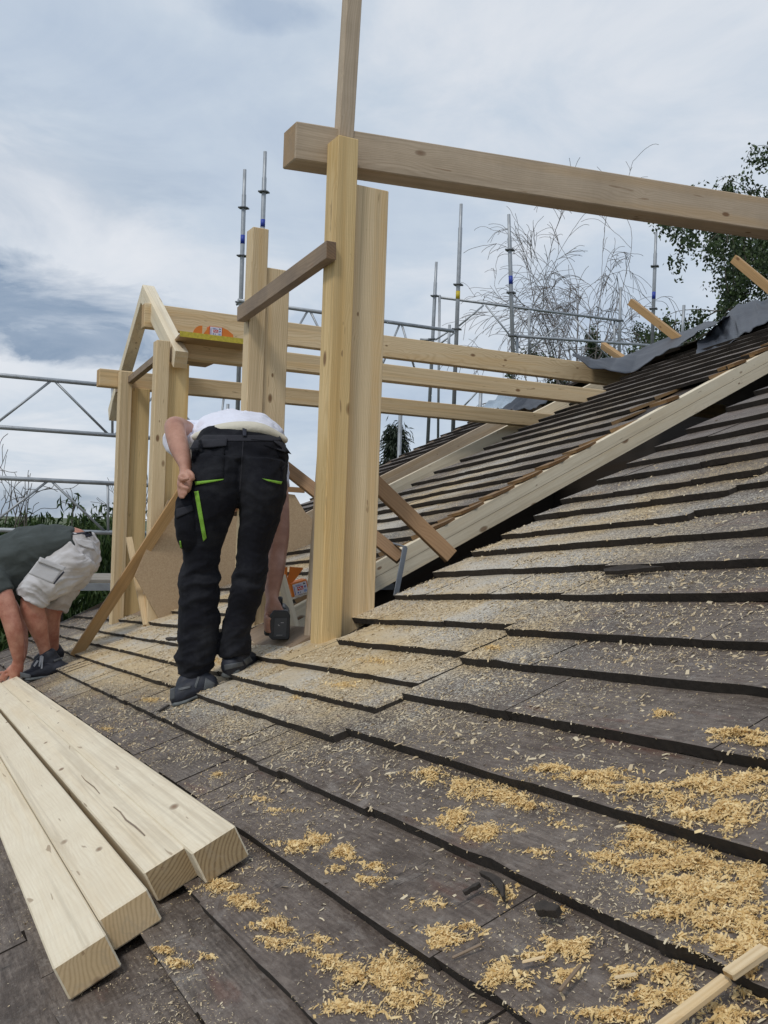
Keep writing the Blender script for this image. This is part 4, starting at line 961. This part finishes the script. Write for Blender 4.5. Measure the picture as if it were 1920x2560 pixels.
def patch(name, corners, tree, mat, parent, lift=.003, thick=.0025, nu=14, nv=10, wav=0.0, fallback=3.6):
    """cloth piece laid on a body: corners px (tl, tr, br, bl) sampled, dropped on the surface and thickened"""
    tl, tr, br_, bl_ = [np.array(c, float) for c in corners]; vs = []; dl = None
    for j in range(nv+1):
        for i in range(nu+1):
            a, b = i/nu, j/nv; q = (tl*(1-a)+tr*a)*(1-b)+(bl_*(1-a)+br_*a)*b; R_ = unit(ray(q[0], q[1]))
            h = tree.ray_cast(Vector((0, 0, 0)), Vector(R_))
            dd = h[3] if h[0] is not None else (dl if dl is not None else fallback)
            dl = dd if dl is None else (dd if abs(dd-dl) < .06 else dl)
            vs.append(R_*(dl-lift-wav*b*(1+.5*math.sin(i*.9))))
    f = [(j*(nu+1)+i, (j+1)*(nu+1)+i, (j+1)*(nu+1)+i+1, j*(nu+1)+i+1) for j in range(nv) for i in range(nu)]
    nb = len(vs); vs2 = vs+[v*(1+thick/np.linalg.norm(v)) for v in vs]; f2 = f+[tuple(nb+i for i in q[::-1]) for q in f]
    ed = [(i, i+1) for i in range(nu)]+[(nv*(nu+1)+i+1, nv*(nu+1)+i) for i in range(nu)]+[((j+1)*(nu+1), j*(nu+1)) for j in range(nv)]+[(j*(nu+1)+nu, (j+1)*(nu+1)+nu) for j in range(nv)]
    f2 += [(a, b, nb+b, nb+a) for a, b in ed]
    return link(name, mesh(name, vs2, f2, True), mat, parent)
def skin_mat(name, a, b):
    mt, t, bs = new_mat(name); p = t.add('ShaderNodeTexCoord').outputs['Object']; nz = t.noise(p, 14, 5, .6)
    c = t.mix(t.ramp(nz, [(.35, 0), (.65, 1)]), a, b); c = t.mix(t.math('MULTIPLY', t.ramp(t.noise(t.mapping(p, sc=(1, 1, .4)), 220, 3), [(.62, 0), (.7, 1)]), .25), c, tuple(x*.45 for x in a)); t.l.new(c, bs.inputs['Base Color'])
    bs.inputs['Roughness'].default_value = .52; bs.inputs['Subsurface Weight'].default_value = .08; bs.inputs['Subsurface Radius'].default_value = (.02, .008, .004); bump(t, bs, t.noise(p, 180, 3), .12, .001); return mt
def cloth(name, c, rough=.9, var=.18, weave=900, dirt=None, dirtc=(.3, .27, .24), sc=9):
    mt, t, bs = new_mat(name); p = t.add('ShaderNodeTexCoord').outputs['Object']; nz = t.noise(p, sc, 6, .62); wv = t.noise(p, weave, 2)
    cc = t.mix(nz, tuple(x*(1-var) for x in c), tuple(min(1, x*(1+var)) for x in c))
    if dirt: cc = t.mix(t.math('MULTIPLY', t.ramp(t.noise(t.mapping(p, sc=(1, 1, 1.6)), 5, 6, .65, .5), [(.48, 0), (.68, 1)]), dirt), cc, dirtc)
    t.l.new(cc, bs.inputs['Base Color']); bs.inputs['Roughness'].default_value = rough; bs.inputs['Specular IOR Level'].default_value = .2; bs.inputs['Sheen Weight'].default_value = .02
    fold = t.noise(t.mapping(p, sc=(1, 1, 1.8)), 18, 4, .6, .8); bump(t, bs, t.math('ADD', t.math('MULTIPLY', fold, 1.0), t.math('MULTIPLY', wv, .08)), .5, .006); return mt
M_skin = skin_mat('tanned_skin', (.34, .155, .10), (.50, .27, .19)); M_skin2 = skin_mat('reddened_skin', (.36, .13, .085), (.54, .27, .19))
M_trou = cloth('black_work_cloth', (.0075, .0078, .0115), .9, .45, dirt=.6, dirtc=(.032, .033, .038)); M_flap = cloth('charcoal_cloth', (.026, .026, .032), .9, .3, dirt=.4, dirtc=(.055, .055, .06)); M_lime = cloth('lime_ribbon', (.20, .40, .05), .7, .1)
M_white = cloth('white_tshirt', (.74, .75, .84), .9, .05); M_cream = cloth('cream_waistband', (.62, .58, .48), .9, .08); M_shirtg = cloth('grey_green_tshirt', (.062, .072, .070), .9, .2); M_short = cloth('dusty_white_shorts', (.56, .545, .55), .9, .1, dirt=.5, dirtc=(.36, .31, .27))
M_shoe = plain('navy_shoe_leather', (.013, .015, .024), .6, var=.5, scale=25, bmp=.5); M_sole = plain('dusty_rubber', (.13, .14, .14), .8, var=.4, scale=30, bmp=.5); M_shoeg = plain('shoe_overlay', (.085, .09, .095), .6, var=.3); M_lace = plain('grey_lace', (.42, .42, .43), .8); M_hair = plain('brown_hair', (.05, .03, .02), .8, var=.4, scale=60, bmp=.8); M_belt = plain('navy_belt', (.015, .017, .03), .7)
def folds(axis_pts, amp=.008, freq=38, ybands=None, seed=0, base=.004):
    ax = [np.array(p) for p in axis_pts]
    def f(co, no):
        out = np.zeros(len(co))
        for i, p in enumerate(co):
            v = Vector(p); w_z = p[2]+.07*noise.noise(Vector((p[0]*9, p[1]*9, seed)))+.25*p[0]*(1 if seed % 2 else -1)*.3; a = (.45-abs(noise.noise(Vector((p[0]*6+seed, p[1]*6, w_z*freq*.5))))*1.6)*.7+(.4-abs(noise.noise(Vector((p[0]*9, p[1]*9+seed, w_z*freq))))*1.5)*.35
            out[i] = a*amp+noise.noise(v*13+Vector((seed, 0, 0)))*base
        if ybands is not None:
            z = co[:, 2]; w_ = np.zeros(len(co))
            for z0, s_, k in ybands: w_ += k*np.exp(-((z-z0)/s_)**2)
            out *= (.35+w_)
        return out
    return f
def fingers(vs_ch, rows): 
    for r in rows: vs_ch.append(r)

# --- standing man, bent over, seen from behind
man = empty('person', PL(540, 1710), 'man bent over seen from behind, white shirt, black work trousers with lime ribbon', 'person')
G = 3.6
body = [
 [(600, 1165, 3.66, 86, .10), (600, 1125, 3.85, 84, .075), (595, 1122, 4.12, 92, .08), (590, 1135, 4.30, 64, .07)],          # trunk
 [(588, 1135, 4.30, 34, .06), (585, 1180, 4.38, 40, .08), (584, 1225, 4.42, 40, .10), (584, 1258, 4.44, 28, .08)],              # neck and head, hanging
 [(500, 1120, 4.14, 40, .05), (462, 1085, 3.98, 34, .05), (440, 1068, 3.82, 27, .044), (438, 1078, 3.74, 26, .042), (448, 1118, 3.66, 25, .04), (462, 1160, 3.56, 17, .028), (464, 1180, 3.52, 15, .022)],  # left arm
 [(464, 1180, 3.52, 15, .02), (462, 1205, 3.47, 20, .022), (462, 1225, 3.46, 16, .02)],
 [(676, 1150, 4.20, 38, .055), (690, 1240, 4.10, 32, .05), (696, 1330, 4.02, 28, .046), (692, 1385, 3.97, 25, .043), (684, 1430, 3.90, 27, .042), (680, 1480, 3.84, 19, .032), (681, 1505, 3.81, 15, .026)],  # right arm
 [(681, 1502, 3.81, 16, .026), (684, 1525, 3.79, 24, .026), (688, 1545, 3.79, 24, .022)],
 [(545, 1170, 3.64, 52, .09), (508, 1330, 3.60, 44, .075), (497, 1455, 3.58, 33, .055), (490, 1560, 3.57, 32, .05), (484, 1650, 3.58, 20, .032), (482, 1700, 3.58, 20, .035)],
 [(652, 1170, 3.66, 50, .09), (640, 1330, 3.62, 40, .072), (618, 1440, 3.60, 30, .055), (604, 1540, 3.60, 28, .05), (590, 1620, 3.60, 19, .032), (592, 1655, 3.60, 19, .035)],
]
# left hand: four bent fingers on the thigh, thumb behind
for (a, b_, c_, d_, r) in (((458, 1188), (449, 1192), (458, 1199), (472, 1196), 6.2), ((456, 1200), (448, 1208), (456, 1217), (472, 1221), 6.4), ((455, 1214), (448, 1224), (455, 1232), (467, 1234), 6.0), ((456, 1226), (449, 1236), (453, 1243), (461, 1244), 5.2)):
    body.append([(a[0], a[1], 3.475, r, None), (b_[0], b_[1], 3.455, r, None), (c_[0], c_[1], 3.432, r, None), (d_[0], d_[1], 3.425, r*.8, None)])
body.append([(470, 1178, 3.49, 7, None), (480, 1186, 3.46, 6.5, None), (484, 1198, 3.455, 5.5, None)])
# right hand: fingers curled round the grip on the left, thumb on the right
for k, (x, y) in enumerate(((668, 1540), (667, 1551), (667, 1562), (668, 1572))):
    body.append([(676, y-12, 3.79, 6.5, None), (x-2, y-4, 3.77, 6.3, None), (x-1, y+4, 3.745, 5.8, None), (x+7, y+8, 3.735, 5.0, None)])
body.append([(696, 1520, 3.79, 8, None), (706, 1532, 3.775, 7.5, None), (708, 1548, 3.765, 6.5, None)])
organic('body', body, M_skin, man, .0055, 5)
organic('hair', [[(588, 1150, 4.42, 34, .075), (585, 1195, 4.475, 42, .07), (584, 1235, 4.50, 42, .07), (584, 1262, 4.46, 32, .07)]], M_hair, man, .009, 4, folds([], .01, 60, base=.01))
shirt = organic('tshirt', [
 [(602, 1108, 3.70, 88, .075), (600, 1102, 3.84, 104, .105), (592, 1098, 4.06, 118, .12), (588, 1112, 4.24, 96, .11)],
 [(510, 1115, 4.14, 50, .07), (482, 1098, 4.05, 46, .068), (458, 1092, 3.96, 42, .062), (442, 1098, 3.88, 40, .060)],
 [(660, 1120, 4.16, 46, .07), (680, 1165, 4.16, 42, .065), (688, 1215, 4.12, 38, .06)],
 [(500, 1100, 3.86, 18, .07), (520, 1085, 3.80, 26, .06)]], M_white, man, .007, 5, folds([], .014, 34, seed=2, base=.008), flat=True)
organic('undershirt', [[(504, 1092, 3.70, 14, .05), (550, 1078, 3.625, 18, .05), (603, 1072, 3.605, 19, .05), (652, 1076, 3.625, 18, .05), (700, 1096, 3.70, 13, .05)]], M_cream, man, .006, 5)
zb_ = lambda y, d_=3.58: float(W(500, y, d_)[2])
trou = organic('trousers', [
 [(603, 1083, 3.675, 96, .10), (601, 1104, 3.668, 110, .125), (600, 1132, 3.66, 120, .145), (600, 1168, 3.65, 121, .15), (600, 1200, 3.62, 114, .14)],
 [(548, 1165, 3.60, 68, .13), (536, 1225, 3.57, 68, .12), (521, 1290, 3.56, 57, .105), (508, 1350, 3.57, 50, .095), (500, 1410, 3.57, 47, .085), (499, 1453, 3.56, 49, .08), (498, 1500, 3.56, 50, .08), (498, 1550, 3.56, 50, .078), (494, 1600, 3.565, 50, .078), (488, 1640, 3.57, 49, .080), (484, 1672, 3.57, 42, .078), (482, 1690, 3.57, 38, .07)],
 [(654, 1165, 3.62, 66, .13), (655, 1225, 3.60, 62, .12), (650, 1285, 3.60, 52, .10), (640, 1340, 3.60, 44, .09), (631, 1380, 3.60, 39, .082), (629, 1415, 3.59, 41, .08), (619, 1470, 3.59, 42, .08), (606, 1520, 3.60, 38, .075), (596, 1560, 3.60, 36, .075), (590, 1595, 3.60, 38, .078), (588, 1620, 3.60, 42, .08), (588, 1636, 3.60, 40, .076)]],
 M_trou, man, .0055, 3, folds([], .017, 34, [(zb_(1450), .08, .65), (zb_(1570), .09, .5), (zb_(1660), .05, 1.0), (zb_(1250), .12, .15)], 4, .005), flat=True)
tb = bvh_of(trou)
patch('waistband', ((508, 1087), (699, 1088), (708, 1104), (494, 1103)), tb, M_flap, man, .002, .004, 24, 4)
patch('back_pocket_flap', ((486, 1100), (568, 1096), (566, 1115), (473, 1124)), tb, M_flap, man, .006, .004, 14, 5, .008)
patch('back_pocket_flap', ((628, 1098), (706, 1104), (729, 1136), (668, 1117)), tb, M_flap, man, .006, .004, 14, 5, .010)
patch('back_pocket', ((478, 1122), (562, 1112), (558, 1196), (486, 1212)), tb, M_trou, man, .004, .003, 12, 10)
patch('back_pocket', ((660, 1112), (718, 1134), (712, 1208), (652, 1198)), tb, M_trou, man, .004, .003, 12, 10)
patch('pocket_piping', ((486, 1204), (560, 1197), (558, 1200), (489, 1213)), tb, M_lime, man, .007, .002, 14, 2)
patch('pocket_piping', ((655, 1196), (706, 1204), (703, 1211), (670, 1203)), tb, M_lime, man, .007, .002, 12, 2)
patch('belt_loop', ((606, 1068), (617, 1068), (616, 1090), (607, 1090)), tb, M_belt, man, .012, .003, 4, 6, fallback=3.55)
patch('seat_seam', ((607, 1098), (610, 1098), (601, 1230), (598, 1230)), tb, M_flap, man, .0015, .0012, 2, 24)
# bulging thigh pocket with the lime ribbon
tpk = organic('thigh_pocket', [[(470, 1228, 3.53, 18, .035), (466, 1262, 3.50, 28, .045), (467, 1310, 3.49, 30, .045), (476, 1352, 3.50, 30, .035), (488, 1366, 3.51, 22, .02)]], M_trou, man, .006, 5, folds([], .006, 40, seed=8, base=.004))
tb2 = BVHTree.FromPolygons([v.co for v in trou.data.vertices]+[v.co for v in tpk.data.vertices], [tuple(p.vertices) for p in trou.data.polygons]+[tuple(len(trou.data.vertices)+i for i in p.vertices) for p in tpk.data.polygons])
patch('lime_ribbon', ((485, 1229), (496, 1227), (516.5, 1345), (508, 1354)), tb2, M_lime, man, .004, .002, 4, 30)
patch('pocket_flap', ((440, 1272), (480, 1262), (484, 1276), (441, 1296)), tb2, M_flap, man, .004, .003, 10, 5)
patch('pocket_piping', ((448, 1352), (452, 1352), (455, 1370), (450, 1370)), tb2, M_lime, man, .004, .002, 2, 4, fallback=3.48)
def shoe(parent, ank, heel, toe, dep, w_, ymul=1.0, lace=False, name='shoe'):
    """ank/heel/toe are px positions of ankle, heel base and toe base; dep their depths"""
    (ax_, ay_), (hx, hy), (tx, ty) = ank, heel, toe; (da, dh, dt) = dep
    L = lambda a, b, k: a+(b-a)*k
    base = [(L(hx, tx, k), L(hy, ty, k), L(dh, dt, k)) for k in (0, .25, .5, .75, 1)]
    px = F/dh
    up = organic(name, [
      [(ax_, ay_-4, da, .048*px, .050), (L(ax_, hx, .35), L(ay_, hy, .4), L(da, dh, .4), .047*px, .052), (L(hx, tx, .14), hy-.048*px, L(dh, dt, .12), .040*px, .045)],
      [(base[0][0], base[0][1]-.042*px, base[0][2], .036*px*ymul, .038), (base[1][0], base[1][1]-.048*px, base[1][2], .040*px*ymul, .040), (base[2][0], base[2][1]-.046*px, base[2][2], .042*px*ymul, .044), (base[3][0], base[3][1]-.038*px, base[3][2], .036*px*ymul, .047), (base[4][0], base[4][1]-.030*px, base[4][2], .026*px*ymul, .040)],
      [(ax_, ay_+.01*px, da, .045*px, .045), (L(ax_, tx, .45), L(ay_, ty, .45)-.012*px, L(da, dt, .45), .034*px, .036), (base[3][0], base[3][1]-.045*px, base[3][2], .028*px, .032)]],
      M_shoe, parent, .005, 4, folds([], .003, 60, seed=hx, base=.004))
    so = organic('sole', [[(base[0][0], base[0][1]-.012*px, base[0][2], .014*px, .040), (base[1][0], base[1][1]-.014*px, base[1][2], .014*px, .042), (base[2][0], base[2][1]-.016*px, base[2][2], .013*px, .042), (base[3][0], base[3][1]-.012*px, base[3][2], .014*px, .051), (base[4][0], base[4][1]-.014*px, base[4][2], .015*px, .044)]], M_sole, up, .004, 3, folds([], .004, 90, seed=hx+2, base=.003))
    return up
sh1 = shoe(man, (484, 1686), (528, 1738), (436, 1768), (3.56, 3.54, 3.50), .05)
sh2 = shoe(man, (590, 1644), (575, 1692), (628, 1668), (3.60, 3.55, 3.70), .05)
t1_ = bvh_of(sh1); t2_ = bvh_of(sh2)
for q in (((425, 1722), (438, 1718), (436, 1748), (424, 1752)), ((446, 1720), (478, 1714), (476, 1720), (446, 1727)), ((486, 1716), (494, 1690), (500, 1692), (490, 1722)), ((514, 1694), (538, 1708), (534, 1722), (508, 1728))): patch('shoe_overlay', q, t1_, M_shoeg, sh1, .002, .0025, 8, 6, fallback=3.5)
for q in (((560, 1662), (606, 1654), (610, 1664), (562, 1676)), ((608, 1650), (624, 1640), (632, 1652), (616, 1664))): patch('shoe_overlay', q, t2_, M_shoeg, sh2, .002, .0025, 8, 6, fallback=3.6)

# cordless tool held in the right hand
M_tool = plain('black_tool_plastic', (.022, .024, .028), .45, var=.3); M_toolg = plain('dark_grey_plastic', (.06, .063, .07), .5)
tool = empty('cordless_nailer', W(692, 1570, 3.78), 'black cordless tool with big battery held low in the right hand of the standing man', 'power tool')
c0 = W(672, 1600, 3.74); ux = unit(crt*.985+cf*.1); uy = unit(cup+crt*.035); uz = unit(np.cross(uy, ux)); uz = uz if uz@cf > 0 else -uz
wq, hq = .080, .114
pts = [(.0, .012), (.012, 0), (wq-.004, 0), (wq, .01), (wq, hq-.02), (wq-.012, hq), (.014, hq), (0, hq-.02)]
prism('battery', [c0+ux*a+uy*b for a, b in pts], uz*.05, M_tool, tool, .003)
prism('battery_face', [c0-uz*.001+ux*a+uy*b for a, b in ((.018, .012), (.066, .012), (.068, .085), (.020, .085))], -uz*.0015, M_toolg, tool, .0005)
def mk(a0, b0, a1, b1): prism('marking', [c0-uz*.0032+ux*a0+uy*b0, c0-uz*.0032+ux*a1+uy*b0, c0-uz*.0032+ux*a1+uy*b1, c0-uz*.0032+ux*a0+uy*b1], -uz*.0004, M_lace, tool)
mk(.044, .066, .056, .0685); mk(.035, .055, .041, .0575); mk(.034, .056, .036, .061); mk(.028, .018, .052, .0195)
prism('tool_body', [c0+uz*.052+ux*a+uy*b for a, b in ((-.02, .01), (.075, -.002), (.078, .10), (.055, .125), (.01, .125), (-.022, .09))], uz*.16, M_tool, tool, .006)
prism('grip', [c0+uz*.07+ux*a+uy*b for a, b in ((.012, .10), (.05, .10), (.048, .16), (.014, .16))], uz*.05, M_tool, tool, .006)

# --- bending man in shorts at the left edge, side view
m2 = empty('person', PL(110, 1700), 'man in dark grey shirt and white shorts bending down at the left edge', 'person')
d2 = 5.78
body2 = [
 [(190, 1370, 5.82, 52, .15), (130, 1375, 5.80, 55, .16), (60, 1395, 5.80, 55, .17), (-10, 1425, 5.80, 52, .18), (-45, 1450, 5.8, 40, .15)],
 [(-45, 1450, 5.80, 30, .06), (-85, 1475, 5.80, 34, .07), (-112, 1495, 5.80, 42, .085), (-135, 1520, 5.8, 34, .075)],
 [(-20, 1440, 5.62, 30, .055), (8, 1490, 5.58, 26, .05), (26, 1545, 5.56, 23, .045), (36, 1580, 5.56, 22, .044), (42, 1620, 5.58, 18, .034), (46, 1652, 5.60, 12.5, .026)],
 [(46, 1650, 5.60, 13, .024), (42, 1672, 5.61, 17, .024), (34, 1690, 5.62, 15, .018)],
 [(-20, 1450, 6.0, 26, .05), (20, 1510, 6.02, 22, .045), (50, 1570, 6.0, 18, .04), (56, 1630, 5.9, 12, .028), (44, 1660, 5.84, 12, .022), (24, 1680, 5.80, 12, .018)],
 [(190, 1390, 5.72, 44, .08), (130, 1450, 5.70, 38, .075), (82, 1505, 5.68, 31, .06), (93, 1560, 5.70, 26, .052), (108, 1610, 5.74, 16, .034), (120, 1660, 5.78, 14, .03)],
 [(200, 1400, 5.94, 42, .08), (165, 1470, 5.95, 32, .07), (132, 1525, 5.95, 24, .055), (130, 1580, 5.97, 18, .045), (134, 1625, 6.0, 13, .03)],
]
for pts_ in (((34, 1688), (24, 1700), (20, 1712), (18, 1720)), ((38, 1690), (31, 1702), (29, 1713), (28, 1719)), ((44, 1682), (44, 1692), (46, 1700), (47, 1704)), ((30, 1682), (14, 1690), (8, 1698), (11, 1700)), ((28, 1672), (12, 1680), (2, 1692), (-2, 1702))):
    body2.append([(x, y, 5.62, 3.9-.35*k, None) for k, (x, y) in enumerate(pts_)])
for pts_ in (((14, 1684), (2, 1692), (-5, 1700), (-9, 1706)), ((18, 1688), (8, 1698), (2, 1706), (0, 1711)), ((26, 1682), (18, 1694), (14, 1702), (13, 1706)), ((8, 1680), (-6, 1684), (-14, 1692), (-18, 1700))):
    body2.append([(x, y, 5.80, 3.6-.3*k, None) for k, (x, y) in enumerate(pts_)])
organic('body', body2, M_skin2, m2, .006, 4)
organic('hair', [[(-100, 1470, 5.80, 34, .08), (-128, 1500, 5.80, 40, .09), (-140, 1525, 5.80, 28, .08)]], M_hair, m2, .01, 3, folds([], .01, 60, base=.01))
sh_ = organic('tshirt', [
 [(194, 1350, 5.80, 31, .15), (150, 1362, 5.79, 52, .165), (100, 1378, 5.79, 68, .18), (50, 1400, 5.79, 74, .19), (0, 1425, 5.79, 72, .20), (-45, 1450, 5.79, 56, .17)],
 [(-25, 1430, 5.64, 42, .07), (-8, 1462, 5.60, 36, .065), (4, 1486, 5.585, 34, .06)],
 [(120, 1440, 5.79, 30, .12), (70, 1470, 5.79, 36, .13), (50, 1490, 5.79, 20, .10)],
 [(-25, 1440, 5.96, 40, .07), (10, 1490, 6.0, 32, .06)]], M_shirtg, m2, .007, 4, folds([], .014, 26, seed=5, base=.012), flat=True)
sho = organic('shorts', [
 [(203, 1334, 5.82, 28, .12), (204, 1355, 5.82, 40, .15), (202, 1385, 5.82, 46, .17), (190, 1412, 5.82, 50, .17)],
 [(200, 1380, 5.74, 50, .11), (166, 1412, 5.71, 54, .115), (130, 1446, 5.69, 51, .11), (92, 1472, 5.68, 45, .10), (78, 1498, 5.68, 42, .095)],
 [(208, 1385, 5.92, 46, .11), (186, 1430, 5.93, 42, .10), (158, 1480, 5.94, 32, .09), (140, 1520, 5.95, 25, .085)]], M_short, m2, .0055, 3, folds([], .020, 34, seed=9, base=.016), flat=True)
ts = bvh_of(sho)
patch('waistband_belt', ((176, 1333), (228, 1328), (232, 1340), (180, 1350)), ts, M_belt, m2, .004, .004, 12, 4, fallback=5.7)
patch('cargo_pocket', ((94, 1402), (158, 1424), (132, 1460), (70, 1434)), ts, M_short, m2, .014, .012, 12, 8)
patch('cargo_pocket_flap', ((100, 1392), (166, 1418), (158, 1428), (94, 1404)), ts, M_short, m2, .020, .004, 12, 4)
patch('back_pocket_flap', ((188, 1346), (232, 1352), (238, 1376), (196, 1362)), ts, M_short, m2, .010, .004, 10, 4)
patch('pocket_opening', ((158, 1428), (162, 1430), (136, 1461), (131, 1458)), ts, M_belt, m2, .016, .003, 3, 8)
s1_ = shoe(m2, (120, 1640), (168, 1690), (62, 1702), (5.76, 5.78, 5.66), .05)
s2_ = shoe(m2, (134, 1625), (150, 1650), (92, 1660), (6.02, 6.03, 5.98), .05)
tsx = bvh_of(s1_)
for q in (((100, 1640), (106, 1638), (100, 1668), (96, 1666)), ((104, 1640), (109, 1641), (106, 1672), (102, 1672)), ((92, 1650), (97, 1652), (86, 1668), (83, 1664))): patch('lace', q, tsx, M_lace, s1_, .004, .002, 2, 8, fallback=5.68)
patch('shoe_overlay', ((134, 1650), (156, 1642), (158, 1646), (136, 1655)), tsx, M_shoeg, s1_, .003, .002, 8, 3, fallback=5.7)
patch('shoe_overlay', ((50, 1680), (76, 1686), (78, 1696), (51, 1694)), tsx, M_shoeg, s1_, .003, .002, 8, 3, fallback=5.65)
